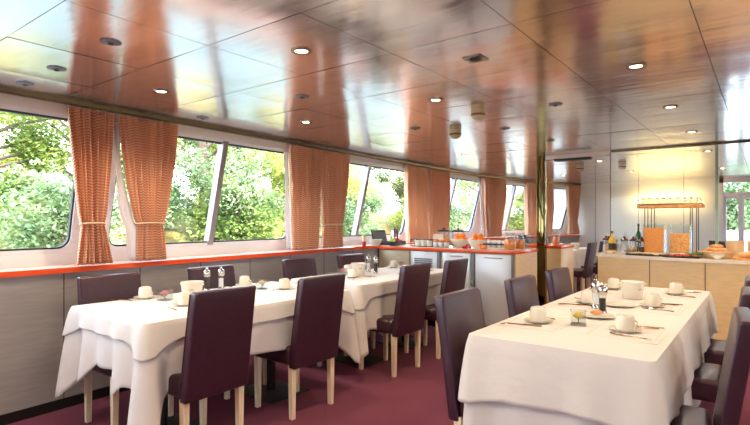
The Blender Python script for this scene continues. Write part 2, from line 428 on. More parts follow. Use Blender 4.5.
# beam, column, glass partition
b = MB(); b.box(-2.44, -1.62, 7.06, 7.16, C-.055, C+.0, .006); struct(b.build('trim_5', 'header'))
b = MB(); b.box(-1.60, .9, 7.08, 7.12, C-.02, C, .003); struct(b.build('trim_6', 'rail'))
col = thing('mirrored_column', 'slim square mirror-bronze column rising to the ceiling at the end of the juice buffet', 'column', (-2.50, 7.1, 0))
m = MB(); m.box(-.055, .055, -.055, .055, .10, C, .004); m.build('shaft', 'brass', col)
m = MB(); m.box(-.08, .08, -.08, .08, 0, .10, .006); m.build('base', 'rail', col)
gp = thing('glass_partition', 'tall clear glass partition panel standing behind the food island', 'partition', (0, 7.1, 0))
m = MB(); m.box(-1.60, -.47, -.005, .005, .02, C-.02); m.build('pane', 'panelglass', gp)
m = MB(); m.box(-1.606, -1.60, -.007, .007, .02, C-.02); m.build('edge_strip', 'seam', gp)
m = MB(); m.box(-.47, -.44, -.012, .012, .0, C-.02); m.build('edge_strip', 'gedge', gp)
m = MB(); m.box(-1.606, -.44, -.02, .02, 0, .02); m.build('floor_channel', 'steel', gp)
dv = thing('air_diffuser', 'long dark slotted air diffuser fixed under the ceiling beam by the column', 'air vent', (-2.08, 7.11, C-.055))
m = MB(); m.box(-.24, .24, -.05, .05, -.03, .0, .004); m.build('housing', 'slate', dv)
m = MB()
for k in range(5): m.box(-.22, .22, -.04+k*.018, -.034+k*.018, -.035, -.03)
m.build('slat', 'vent', dv)

# ------------------------------------------------------------------ ceiling fittings
LIGHT_W = 27
dl = thing('downlight', '', 'ceiling light')
m = MB(); m.lathe([(.034, -.001), (.036, -.006), (.052, -.006), (.056, -.001), (.056, 0)], 28, cap=False); m.build('trim_ring', 'ringmetal', dl)
m = MB(); m.lathe([(0.001, -.003), (.03, -.003), (.034, -.001)], 24, cap=False); m.build('lens', 'bulb', dl)
ld = bpy.data.lights.new('lamp', 'SPOT'); ld.energy = LIGHT_W; ld.color = (1, .77, .52); ld.spot_size = radians(150); ld.spot_blend = .6; ld.shadow_soft_size = .05
lo = bpy.data.objects.new('lamp', ld); COL.objects.link(lo); lo.parent = dl; lo.location = (0, 0, -.03)
P = Proto(dl)
DL = [(-3.33, 1.90, 'lit round downlight over the near end of the window-side table'), (-3.33, 3.30, 'lit round downlight over the second window-side table'),
      (-1.95, 1.90, 'bright round downlight above the aisle, nearest the camera'), (-1.95, 3.28, 'round downlight above the aisle, beyond the nearest bright one'),
      (-.60, 3.27, 'brightest round downlight above the right-hand table'), (-.60, 4.61, 'round downlight over the far end of the right-hand table'),
      (-.60, 6.04, 'round downlight just in front of the food island'), (-.60, 7.83, 'small downlight seen through the glass partition right of the glow'),
      (-2.0, 8.18, 'small far downlight left of the glass partition edge'), (-1.95, 10.18, 'tiny farthest downlight behind the left part of the partition'),
      (-3.33, 6.2, 'added downlight over the window end of the juice buffet'), (-3.2, 10.3, 'added downlight over the far dining table by the windows'),  # this row and below: extra lamps added to light the room
      (-.60, .55, 'added downlight above the spot left of the camera'), (-1.95, .55, 'added downlight over the empty aisle left of the camera'), (-3.33, .55, 'added downlight by the first window'),
      (.75, .6, 'added downlight right of the camera'), (.75, 2.6, 'added downlight right of the right-hand table'), (.75, 4.6, 'added downlight right of the far end of the right-hand table'),
      (.75, 6.0, 'added downlight over the right end of the food island'), (2.2, 1.9, 'added downlight in the right half of the room, near'), (2.2, 4.6, 'added downlight in the right half of the room, middle'),
      (2.2, 8, 'added downlight in the right half of the room, far'), (-.6, 10.6, 'added far downlight in front of the glazed door'), (-.6, -1.2, 'added downlight behind the camera'), (-2.6, -1.2, 'downlight behind the camera by the windows, added')]
for x, y, l in DL: P.put((x, y, C-.0025), 0, l, 'recessed ceiling downlights')
sp = thing('ceiling_sensor', '', 'ceiling fitting')
m = MB(); m.lathe([(.001, -.010), (.022, -.010), (.026, -.006), (.05, -.005), (.052, 0)], 24, cap=False); m.build('cover', 'vent', sp)
m = MB(); m.lathe([(.001, -.016), (.012, -.016), (.014, -.010)], 16, cap=False); m.build('nozzle', 'seam', sp)
P = Proto(sp)
for x, y, l in [(-2.61, 1.22, 'dark oval ceiling fitting beside the reflected curtain near the camera'), (-3.32, 1.24, 'grey disc fitting on the ceiling left of the first curtains'),
                (-3.85, 1.25, 'grey disc fitting close to the curtain rail at the left edge'), (-3.9, 2.61, 'small fitting by the rail above the second window'),
                (-2.66, 2.60, 'small dark fitting over the aisle chair backs'), (-1.29, 3.97, 'small dark fitting above the left chairs of the right-hand table'),
                (-2.02, 4.70, 'small fitting beyond the ceiling dome'), (-1.92, 5.71, 'small fitting nearest the ceiling beam'), (-2.71, 4.17, 'small fitting left of the wall-side ceiling dome')]:
    P.put((x, y, C-.002), 0, l, 'small ceiling sensors')
sq = thing('spotlight_plate', 'square recessed spotlight plate in the middle of the ceiling', 'ceiling fitting', (-1.28, 2.58, C-.002))
m = MB(); m.box(-.055, .055, -.055, .055, -.006, 0, .002); m.build('plate', 'ringmetal', sq)
m = MB(); m.lathe([(.001, -.009), (.03, -.009), (.034, -.006)], 20, cap=False); m.build('lens', 'seam', sq)
dm = thing('ceiling_dome', '', 'smoke detector')
m = MB(); m.lathe([(.001, -.085), (.03, -.083), (.048, -.070), (.056, -.052)], 24, cap=False); m.lathe([(.060, -.036), (.058, 0)], 24, cap=False); m.build('housing', 'dome', dm)
m = MB(); m.lathe([(.056, -.052), (.060, -.048), (.060, -.036)], 24, cap=False); m.build('band', 'domeband', dm)
P = Proto(dm)
for x, y, l in [(-1.85, 3.78, 'ivory smoke detector dome with brown band hanging in mid ceiling'), (-2.45, 4.5, 'ivory smoke detector dome nearer the window side, left of the other'),
                (-2.44, 8.73, 'far ivory smoke detector dome left of the glass partition'), (-1.82, 8.83, 'far ivory smoke detector dome seen through the glass partition')]:
    P.put((x, y, C-.002), 0, l, 'smoke detector domes')
wl = thing('wall_lamp', 'glowing yellow wall lamp on the far white wall, behind the rack of glasses', 'wall lamp', (-1.78, YF, 1.86))
m = MB(); m.box(-.66, .66, -.05, 0, -.02, .02, .006); m.build('back_plate', 'steel', wl)
for k in range(13):
    m = MB(); m.tube([(-.63+.105*k, -.07, -.06), (-.63+.105*k, -.07, .06)], .016, 10); m.build('lamp_tube', 'tube', wl)
la = bpy.data.lights.new('lamp', 'AREA'); la.shape = 'RECTANGLE'; la.size = 1.3; la.size_y = .12; la.energy = 6; la.color = (1, .70, .30)
lo = bpy.data.objects.new('lamp', la); COL.objects.link(lo); lo.parent = wl; lo.location = (0, -.30, 0); lo.rotation_euler = (pi/2, 0, 0)

# ------------------------------------------------------------------ curtains
def curtain(ya, yb, tie, ba, bb, pleats, label, sgn=1, lin_side=0, x_off=.06, cm_='curtain'):
    """ya..yb top extent, tie = (y0, y1, z) where a cord gathers it, ba..bb bottom extent"""
    yc = (ya+yb)/2; X0 = wx(yc)+x_off; ZT = C-.05; ZB = SILL+.014
    root = thing('curtain', label, 'curtain', (sgn*X0, yc, ZB), 0, 'patterned window curtains')
    slope = (wx(yb)-wx(ya))/(yb-ya)
    W = (yb-ya)*1.0
    def span(v):
        # v 0 bottom .. 1 top
        z = ZB+v*(ZT-ZB)
        if tie:
            t0, t1, tz = tie; vt = (tz-ZB)/(ZT-ZB)
            if v > vt:
                k = (v-vt)/(1-vt); k = 1-(1-k)**1.7 if False else k**.62
                return t0+(ya-t0)*k, t1+(yb-t1)*k
            k = 1-(v/vt); k = k**.8
            return t0+(ba-t0)*k, t1+(bb-t1)*k
        return ba+(ya-ba)*v, bb+(yb-bb)*v
    nu, nv = 110, 44; rs = random.uniform(0, 6)
    def fn(u, v, off=0):
        a, b_ = span(v); y = a+(b_-a)*u
        g = (b_-a)/(yb-ya)
        amp = (.056 if tie else .075 if cm_ == 'plaincurtain' else .06)*(.55+.45*g)+.006*sin(3*u+rs)
        top = max(0, (v-.93)/.07)
        ph = 2*pi*pleats*u+.5*sin(5*u+rs)+.25*sin(4*v+rs)
        x = amp*((1-2.0*abs(sin(ph/2))**.75)*.9+.25*sin(2.3*ph+rs))*(1-.35*top) + off
        x += .012*sin(pi*u)*(1-g)*3 + slope*(y-yc)
        return (sgn*x, y-yc, v*(ZT-ZB))
    m = MB(); m.grid(lambda u, v: fn(u, v), nu, nv)
    uv = [((i/nu)*W*1.9, (j/nv)*(ZT-ZB)) for j in range(nv+1) for i in range(nu+1)]
    m.build('cloth', cm_, root, uv=uv, solid=.004)
    if lin_side:
        m = MB()
        def fl_(u, v):
            a, b_ = span(v); w = .06+.05*sin(pi*min(1, v*1.6))
            y = (a-w*.75+w*u) if lin_side < 0 else (b_-w*.25+w*u)
            return (sgn*(-.035+.01*sin(9*u+4*v)+slope*(y-yc)), y-yc, (v*.93)*(ZT-ZB))
        m.grid(fl_, 8, 24); m.build('lining', 'lining', root, solid=.003)
    m = MB(); m.box(-.004, .004, ya-yc, yb-yc, ZT-ZB-.03, ZT-ZB+.005, T=lambda v: (sgn*(v[0]+slope*v[1]-.05), v[1], v[2])); m.build('header_tape', 'lining', root)
    if tie:
        t0, t1, tz = tie; cy = (t0+t1)/2-yc; r = (t1-t0)/2+.012; pts = []
        for i in range(28):
            t = 2*pi*i/28; pts.append((sgn*(.052*cos(t)+.008+slope*cy), cy+r*sin(t), tz-ZB+.012*cos(t)))
        m = MB(); m.tube(pts, .007, 6, closed=True); m.build('tie_cord', 'cord', root)
    return root
curtain(1.60, 1.94, (1.70, 1.86, 1.37), 1.67, 1.93, 5, 'orange chevron curtain with cord tie between the first two windows, left one of the pair')
curtain(1.97, 2.52, (2.14, 2.36, 1.37), 2.13, 2.40, 7, 'orange chevron curtain with cord tie, right one of the first pair, white lining showing', lin_side=-1)
curtain(3.92, 4.44, None, 3.97, 4.37, 6, 'straight hanging orange patterned curtain, left half of the middle pair', lin_side=-1)
curtain(4.46, 5.06, (4.52, 4.86, 1.34), 4.52, 4.90, 6.5, 'orange patterned curtain tied near the sill, right half of the middle pair')
curtain(6.42, 7.15, None, 6.48, 7.15, 3.5, 'plain-looking rust curtain behind the kettle, left of its pair', x_off=.07, cm_='plaincurtain')
curtain(7.17, 7.92, None, 7.17, 7.85, 3.5, 'rust curtain behind the buffet jars, right of its pair', x_off=.07, cm_='plaincurtain')
curtain(9.22, 9.66, None, 9.36, 9.66, 4, 'pinkish curtain beyond the buffet with white lining on its left', lin_side=-1, cm_='plaincurtain')
curtain(9.68, 10.12, None, 9.68, 10.0, 4, 'pinkish curtain beyond the buffet, right half of its pair', cm_='plaincurtain')
curtain(11.05, 11.56, None, 11.1, 11.5, 5, 'pink curtain just left of the mirrored column', cm_='plaincurtain')
curtain(11.70, 12.02, None, 11.72, 12.05, 4, 'narrow pink curtain just right of the mirrored column', cm_='plaincurtain')
curtain(12.56, 13.05, (12.66, 12.9, 1.4), 12.62, 12.98, 5, 'last orange curtain in the far corner by the white wall')
for a in (-.9, 1.6, 4.0, 6.6, 9.3):
    curtain(a, a+.8, None, a+.05, a+.75, 8, 'orange curtain on the opposite window wall', -1)

# ------------------------------------------------------------------ chairs
def make_chair():
    r = thing('dining_chair', '', 'chair')
    m = MB()  # backrest slab, front = +x
    def bk_(x, y, z):
        t = (z-.36)/.66
        return (x-.085*t-.012*t*t+.0, y*(1-.04*t), z)
    W = .225
    bm = bmesh.new(); bmesh.ops.create_cube(bm, size=1)
    bmesh.ops.subdivide_edges(bm, edges=[e for e in bm.edges if abs(e.verts[0].co.z-e.verts[1].co.z) > .5], cuts=7)
    for v in bm.verts: v.co.x = -.185+v.co.x*.062; v.co.y *= 2*W; v.co.z = .36+(v.co.z+.5)*.64
    long_e = [e for e in bm.edges if (abs(e.calc_face_angle(0)) > 1)]
    bmesh.ops.bevel(bm, geom=long_e, offset=.014, segments=3, profile=.5, affect='EDGES')
    bm.verts.index_update()
    m.add([bk_(*v.co) for v in bm.verts], [[v.index for v in f.verts] for f in bm.faces], True); bm.free()
    bo = m.build('backrest', 'leather', r)
    for s in (-1, 1):
        pts = [bk_(-.154-.001, s*(W-.0), .385+i*.06) for i in range(11)]
        m = MB(); m.tube([(p[0]-.004, p[1], p[2]) for p in pts], .0035, 6)
        m.build('piping', 'leather2', bo)
    m = MB(); m.box(-.16, .25, -.22, .22, .375, .505, .03, 3); m.build('seat', 'leather', r)
    for sx in (-1, 1):
        for sy in (-1, 1):
            m = MB(); x0 = -.165 if sx < 0 else .215; y0 = sy*.195; h = .385
            vs = []
            for z, w, dx in ((h, .021, 0), (0, .016, (-.0 if sx < 0 else .0))):
                for a, b_ in ((-1, -1), (1, -1), (1, 1), (-1, 1)): vs.append((x0+dx+a*w, y0+b_*w, z))
            m.add(vs, [(0, 1, 2, 3), (7, 6, 5, 4), (0, 4, 5, 1), (1, 5, 6, 2), (2, 6, 7, 3), (3, 7, 4, 0)])
            m.build('leg', 'beech', r)
    return r
CH = Proto(make_chair())
G1 = 'aubergine dining chairs'
AX = -2.81
for y, dx, rz, l in [(1.84, 0, .02, 'dark aubergine leather chair on the aisle, nearest the camera, back turned to it'), (2.69, 0, -.02, 'dark leather chair on the aisle, second from the camera, full back seen'),
                 (3.92, 0, .0, 'dark leather chair at the near end of the second window-side table, aisle side'), (4.68, 0, .03, 'farthest aisle-side chair of the second window-side table, in front of the white fridge doors')]:
    CH.put((AX+dx, y, 0), pi+rz, l, G1)
for y, l in [(1.79, 'aubergine chair against the window wall under the first curtains'), (2.66, 'aubergine chair against the window wall, second from the left'),
             (3.76, 'aubergine chair against the window wall under the middle curtains'), (4.60, 'aubergine chair against the window wall nearest the kettle')]:
    CH.put((-3.575 - (.05 if y > 3 else 0), y, 0), 0, l, G1)
for y, l in [(2.56, 'aubergine chair at the near left corner of the right-hand table'), (3.47, 'middle aubergine chair on the left side of the right-hand table'), (4.27, 'farthest aubergine chair on the left side of the right-hand table')]:
    CH.put((-1.10, y, 0), 0, l, G1)
CH.put((-.35, 2.68, 0), pi+.09, 'large dark chair at the right edge of the picture, nearest one', G1)
for y, l in [(3.62, 'second dark chair along the right side of the right-hand table'), (4.42, 'farthest dark chair along the right side of the right-hand table')]:
    CH.put((-.36, y, 0), pi+.03, l, G1)
for y, l in [(9.75, 'far dark chair at the distant table, first of the row'), (10.6, 'far dark chair at the distant table, second of the row'), (11.45, 'far dark chair at the distant table, last of the row')]:
    CH.put((-2.78, y, 0), pi, l, G1)
for y, l in [(9.75, 'chair by the window at the distant table'), (10.6, 'second chair by the window at the distant table')]:
    CH.put((-3.85, y, 0), 0, l, G1)
CH.put((-.55, 12.2, 0), .6, 'dark chair standing by the glazed far door', G1)

# ------------------------------------------------------------------ tables and cloths
def table(x0, x1, y0, y1, z, legs, label):
    r = thing('dining_table', label, 'table', ((x0+x1)/2, (y0+y1)/2, 0)); W = (x1-x0)/2; L = (y1-y0)/2
    m = MB(); m.box(-W+.012, W-.012, -L+.012, L-.012, z-.035, z-.006, .004); m.build('tabletop', 'beech', r)
    for yy in legs:
        m = MB(); m.lathe([(.035, .02), (.035, z-.045)], 20, (0, yy, 0)); m.build('pedestal', 'black', r)
        m = MB(); m.box(-.24, .24, yy-.2, yy+.2, 0, .014, .004); m.build('base_plate', 'slate', r)
        m = MB(); m.box(-.2, .2, yy-.03, yy+.03, z-.05, z-.035); m.build('bracket', 'black', r)
    return r
def cloth(x0, x1, y0, y1, z, drop, corner, label, name='tablecloth', mt='linen', fold=.02, flare=.06, seed=0, off=0, wc=.38):
    rg = random.Random(seed); cx, cy = (x0+x1)/2, (y0+y1)/2; W = (x1-x0)/2+off; L = (y1-y0)/2+off; R = .035
    # perimeter points of a rounded rectangle with outward normals
    per = []
    cs = [(W-R, L-R, 0), (-W+R, L-R, 90), (-W+R, -L+R, 180), (W-R, -L+R, 270)]
    N = 0
    segs = [('c', 0), ('s', 1), ('c', 1), ('s', 2), ('c', 2), ('s', 3), ('c', 3), ('s', 0)]
    s_ = 0; corners = []
    for typ, i in segs:
        if typ == 'c':
            for k in range(9):
                t = radians(cs[i][2]+90*k/8); per.append((cs[i][0]+R*cos(t), cs[i][1]+R*sin(t), cos(t), sin(t)))
                if k == 4: corners.append(len(per)-1)
        else:
            a = per[-1]; nx = cs[i]; t = radians(nx[2]); e = (nx[0]+R*cos(t), nx[1]+R*sin(t))
            n = int(max(abs(e[0]-a[0]), abs(e[1]-a[1]))/.022)
            for k in range(1, n): per.append((a[0]+(e[0]-a[0])*k/n, a[1]+(e[1]-a[1])*k/n, a[2], a[3]))
    n = len(per); S = [0]
    for i in range(1, n): S.append(S[-1]+math.hypot(per[i][0]-per[i-1][0], per[i][1]-per[i-1][1]))
    tot = S[-1]+.02; cS = [S[i] for i in corners]
    ph = [rg.uniform(0, 6) for _ in range(6)]
    K = 16; vs = []; m = MB()
    rings = [(1-q) for q in (.0,)]
    def cd(s): return min(min(abs(s-c), tot-abs(s-c)) for c in cS)
    def sd(s):
        best = 9
        for c in cS:
            for q in (-tot, 0, tot):
                if abs(s-c+q) < abs(best): best = s-c+q
        return best
    for j in range(K+1):
        t = j/K
        for i, (px, py, nx, ny) in enumerate(per):
            s = S[i]; d = cd(s); e = sd(s)
            # the cloth corner hangs lowest, a second point beside it
            ae = abs(e); tri = max(0, 1-ae/.20); tri2 = max(0, 1-abs(ae-.27)/.11) if corner > .1 else 0
            D = drop+corner*tri+.45*corner*tri2+(.012 if corner > .1 else .004)*sin(5.3*s+ph[0])
            fo = fold*(sin(13*s+ph[1]+.8*sin(3*s+ph[2]))+.4*sin(27*s+ph[3]))*t**1.2*min(1, ae/.25)
            fo += t**.8*corner*(.30*math.exp(-(ae/.05)**2)-.20*math.exp(-((ae-.13)/.05)**2)+.16*math.exp(-((ae-.27)/.05)**2)-.10*math.exp(-((ae-.38)/.05)**2))
            ou = flare*t*(1-.25*t)+fo+.006*min(1, t*6)
            tt = (t*D)
            tang = (-ny, nx); sh = 0
            vs.append((cx+px+nx*ou+tang[0]*sh, cy+py+ny*ou+tang[1]*sh, z-tt - (0 if j else 0)))
    fs = []
    for j in range(K):
        for i in range(n): k = (i+1) % n; fs.append((j*n+i, j*n+k, (j+1)*n+k, (j+1)*n+i))
    # top with slight creases
    m.add(vs, fs, True)
    top = MB()
    o0 = 0
    inner = []; rr = [1, .97, .9, .75, .55, .3]
    base = len(m.v)
    for q in rr[1:]:
        for i, (px, py, nx, ny) in enumerate(per):
            m.v.append((cx+px*q, cy+py*q, z+.0018*sin(7*px*q+ph[4])*sin(6*py*q+ph[5])+.001))
    m.v.append((cx, cy, z+.001)); cidx = len(m.v)-1
    prev = 0
    for a in range(len(rr)-1):
        st = base+a*n
        for i in range(n): k = (i+1) % n; m.f.append((prev+i, prev+k, st+k, st+i)); m.sm.append(True)
        prev = st
    for i in range(n): k = (i+1) % n; m.f.append((prev+i, prev+k, cidx)); m.sm.append(True)
    o = m.build(name, mt, None, solid=.0015)
    return tag(o, label, 'tablecloth')
T1 = (-3.70, -2.74, 1.47, 3.22); T2 = (-3.72, -2.86, 3.48, 5.30); RT = (-1.19, -.37, 2.34, 4.93); FT = (-3.72, -2.92, 9.0, 11.6)
table(*T1, TZ, (-.5, .45), 'pedestal dining table under white cloth by the first window, nearest left')
table(*T2, TZ, (-.4, .45), 'pedestal dining table under white cloth, second along the windows')
table(*RT, TZ, (-.75, .75), 'long dining table under white cloths at the right front')
table(*FT, TZ, (-.7, .7), 'distant dining table with stacked crockery by the far windows')
cloth(*T1, TZ+.0, .33, .27, 'long white undercloth with pointed hanging corners on the nearest left table', seed=1, fold=.012, flare=.03)
cloth(*T1, TZ+.004, .11, .09, 'short white top cloth laid over the nearest left table', 'table_topper', 'linen2', .004, .03, 11, .006)
cloth(*T2, TZ+.0, .36, .27, 'long white undercloth with hanging corners on the second left table', seed=2, fold=.012, flare=.03)
cloth(*T2, TZ+.004, .12, .09, 'short white top cloth laid over the second left table', 'table_topper', 'linen2', .004, .03, 12, .006)
cloth(*RT, TZ+.0, .58, .12, 'long cream-lit undercloth on the long right-hand table', seed=3, fold=.006, flare=.035)
cloth(*RT, TZ+.004, .28, .05, 'cream-lit top cloth covering the long right-hand table', 'table_topper', 'linen2', .007, .05, 13, .012)
cloth(*FT, TZ+.0, .40, .22, 'white cloth on the distant table by the far windows', seed=4, fold=.016, flare=.05)

# ------------------------------------------------------------------ tableware
Z = TZ+.0075
def make_cup():
    r = thing('coffee_cup', '', 'cup')
    m = MB(); m.lathe([(.046, .012), (.047, .014), (.0475, .035), (.0455, .060), (.0425, .080), (.040, .0845), (.031, .0855), (.031, .089), (.027, .089), (.026, .084), (.001, .083)], 28, cap=False); b_ = m.build('bowl', 'china', r)
    m = MB(); m.tube([(.043*1, 0, .055), (.058, 0, .056), (.070, 0, .046), (.068, 0, .030), (.056, 0, .022), (.045, 0, .024)], .0045, 8); m.build('handle', 'china', r)
    return r
def make_saucer(name='saucer', R=.078):
    r = thing(name, '', 'saucer')
    m = MB(); m.lathe([(.001, .004), (R*.45, .004), (R*.5, .0), (R*.56, .004), (R, .012), (R+.001, .0145), (R*.95, .0145), (R*.55, .0085), (R*.3, .0075), (.001, .0075)], 36, cap=False); m.build('dish', 'china', r)
    m = MB(); m.lathe([(R-.004, .0148), (R-.002, .0150), (R, .0148)], 36, cap=False); m.build('rim', 'stitch', r)
    return r
CUP = Proto(make_cup()); SAU = Proto(make_saucer())
def emblem(parent, R, z, a0, w):
    m = MB(); m.tube([(R*cos(a0+(i-3)*w/3), R*sin(a0+(i-3)*w/3), z+.0035*cos((i-3)*.7)) for i in range(7)], .0016, 5)
    m.tube([(R*cos(a0+(i-3)*w/4), R*sin(a0+(i-3)*w/4), z-.005) for i in range(7)], .0011, 5)
    m.build('emblem', 'emblem', parent)
CUPS = [(-3.62, 1.94, .3, 'on the nearest left table, wall side'), (-3.12, 1.95, 3.6, 'on the nearest left table, aisle side'), (-3.62, 2.84, .2, 'at the wall-side far end of the nearest left table'),
        (-3.20, 2.92, .3, 'at the aisle-side far end of the nearest left table'), (-3.64, 4.25, .2, 'on the second left table near the wall'), (-3.30, 3.92, .4, 'on the second left table by the bucket'),
        (-3.12, 4.62, .2, 'on the second left table, aisle side middle'), (-3.60, 5.05, .3, 'on the second left table far end'),
        (-1.02, 2.84, 2.2, 'on the right-hand table, near left'), (-.98, 3.70, 2.4, 'on the right-hand table, middle left'), (-1.02, 4.62, 2.2, 'on the right-hand table, far left'),
        (-.58, 2.88, .8, 'on the right-hand table, near right'), (-.60, 3.81, .8, 'on the right-hand table, middle right'), (-.56, 4.58, .8, 'on the right-hand table, far right')]
for i, (x, y, a, l) in enumerate(CUPS):
    SAU.put((x, y, Z), 0, 'cream saucer under the cup '+l, 'saucers')
    c = CUP.put((x, y, Z-.002), a, 'upturned cream coffee cup '+l, 'coffee cups')
# placemats
def placemat(x, y, rz, label, w=.42, d=.30):
    o = thing('placemat', label, 'placemat', (x, y, TZ+.0062), rz, 'white placemats')
    m = MB(); m.box(-w/2, w/2, -d/2, d/2, 0, .001); m.build('cloth', 'linen2', o)
    m = MB(); e = .02; z = .001
    for a in ((-w/2+e, -w/2+e+.003, -d/2+e, d/2-e), (w/2-e-.003, w/2-e, -d/2+e, d/2-e), (-w/2+e, w/2-e, -d/2+e, -d/2+e+.003), (-w/2+e, w/2-e, d/2-e-.003, d/2-e)): m.box(*a, z, z+.0006)
    m.build('stitched_border', 'stitch', o)
for x, y, l in [(-1.02, 2.84, 'near left'), (-.98, 3.70, 'middle left'), (-1.02, 4.5, 'far left'), (-.57, 2.88, 'near right'), (-.59, 3.77, 'middle right'), (-.57, 4.58, 'far right')]:
    placemat(x, y, pi/2, 'thin white stitched placemat on the right-hand table, '+l, .44, .34 if x > -.8 else .32)
for x, y, l in [(-3.53, 1.80, 'near left table, wall side'), (-3.0, 1.80, 'near left table, aisle side'), (-3.0, 2.84, 'near left table far end, aisle side'), (-3.12, 4.6, 'second left table, aisle side')]:
    placemat(x, y, pi/2, 'thin white stitched placemat on the '+l, .44, .3)
# cutlery
def make_knife():
    r = thing('knife', '', 'knife'); m = MB(); m.tube([(0, -.10, .004), (0, -.05, .005), (0, .0, .004)], [.004, .0055, .004], 8); m.build('handle', 'gold', r)
    m = MB(); m.grid(lambda u, v: ((-.007+.014*u)*(1 if v < .8 else (1-v)*5), v*.11, .004+.001*sin(pi*u)), 3, 10); m.build('blade', 'gold', r, solid=.0012); return r
def make_fork():
    r = thing('fork', '', 'fork'); m = MB(); m.tube([(0, -.10, .003), (0, -.04, .005), (0, .02, .003), (0, .04, .005)], [.0045, .003, .0028, .006], 8); m.build('handle', 'gold', r)
    m = MB()
    for k in range(4): m.tube([((k-1.5)*.0045, .038, .005), ((k-1.5)*.0052, .065, .004), ((k-1.5)*.005, .09, .008)], .0014, 6)
    m.build('tines', 'gold', r); return r
def make_spoon():
    r = thing('teaspoon', '', 'spoon'); m = MB(); m.tube([(0, -.07, .003), (0, -.02, .006), (0, .03, .005)], [.0035, .002, .003], 8); m.build('handle', 'gold', r)
    m = MB(); m.grid(lambda u, v: ((u-.5)*.028*sin(pi*(.06+.9*v)), .03+v*.038, .005-.005*sin(pi*u)*sin(pi*v)), 8, 8); m.build('spoon_bowl', 'gold', r, solid=.001); return r
KN, FK, SP = Proto(make_knife()), Proto(make_fork()), Proto(make_spoon())
for (x, y, a, l) in CUPS:
    s = 1 if (x < -3.4 or -1.1 < x < -.9) else -1   # which side the guest sits
    zz = Z+.0005
    cx = x-s*.035
    KN.put((cx+s*.0, y+.135*(-s), zz), pi/2*(1)+.1, 'dinner knife beside the cup '+l, 'knives')
    FK.put((cx-s*.01, y-.135*(-s), zz), pi/2*(1)-.15, 'fork beside the cup '+l, 'forks')
    SP.put((cx-s*.05, y+.165*(-s), zz), pi/2+.25, 'teaspoon beside the cup '+l, 'teaspoons')
# waste buckets
def make_bucket():
    r = thing('table_bucket', '', 'bucket')
    m = MB(); m.lathe([(.001, 0), (.062, 0), (.066, .004), (.078, .118), (.082, .124), (.079, .126), (.075, .120), (.062, .008), (.001, .008)], 36, cap=False); b_ = m.build('body', 'china', r)
    for s in (-1, 1):
        m = MB(); m.tube([(s*.076, -.016, .112), (s*.088, -.010, .108), (s*.090, 0, .106), (s*.088, .010, .108), (s*.076, .016, .112)], .005, 8); m.build('grip', 'china', r)
    emblem(r, .0735, .075, -1.0, .22)
    return r
BK = Proto(make_bucket())
BK.put((-3.33, 2.14, Z), .4, 'cream china table bucket with brown mark on the nearest left table', 'table buckets')
BK.put((-3.40, 4.14, Z), .4, 'cream china table bucket on the second left table', 'table buckets')
BK.put((-.78, 4.12, Z), .4, 'cream china table bucket near the far end of the right-hand table', 'table buckets')
PL = Proto(make_saucer('side_plate', .10))
PL.put((-.78, 3.70, Z), 0, 'small cream side plate between the mill and the bucket', 'side plates'); PL.r['category'] = 'plate'
PL.put((-.80, 3.20, Z), 0, 'small cream plate holding pastry behind the yellow rose', 'side plates')
PL.put((-3.25, 4.9, Z), 0, 'cream side plate on the second left table', 'side plates')
# mills
def make_mill(fill):
    r = thing('salt_mill' if fill == 'salt' else 'pepper_mill', '', 'mill')
    m = MB(); m.lathe([(.022, 0), (.022, .016), (.019, .02)], 20); m.build('foot', 'steel', r)
    m = MB(); m.lathe([(.019, .02), (.017, .05), (.019, .085)], 20, cap=False); m.build('glass_body', 'clear', r)
    m = MB(); m.lathe([(.001, .021), (.0165, .022), (.015, .05), (.0155, .070), (.001, .072)], 16, cap=False); m.build('filling', fill, r)
    m = MB(); m.lathe([(.019, .085), (.023, .090), (.025, .105), (.021, .118), (.010, .123), (.006, .126), (.009, .131), (.006, .137), (.001, .138)], 20, cap=False); m.build('head', 'steel', r)
    return r
ML, SL = Proto(make_mill('pepper')), Proto(make_mill('salt')); ML.r.scale = SL.r.scale = (1.2, 1.2, 1.42)
ML.put((-3.56, 2.42, Z), 0, 'pepper mill, left of the two chrome mills on the nearest left table', 'mills'); SL.put((-3.54, 2.54, Z), 0, 'salt mill, right of the two chrome mills on the nearest left table', 'mills')
SL.put((-3.50, 4.44, Z), 0, 'salt mill on the second left table', 'mills'); ML.put((-3.34, 4.36, Z), 0, 'pepper mill on the second left table', 'mills')
ML.put((-.79, 3.30, Z), 0, 'chrome pepper mill in front of the bucket on the right-hand table', 'mills'); SL.put((-.88, 3.50, Z), 0, 'chrome salt mill behind the pepper mill on the right-hand table', 'mills')
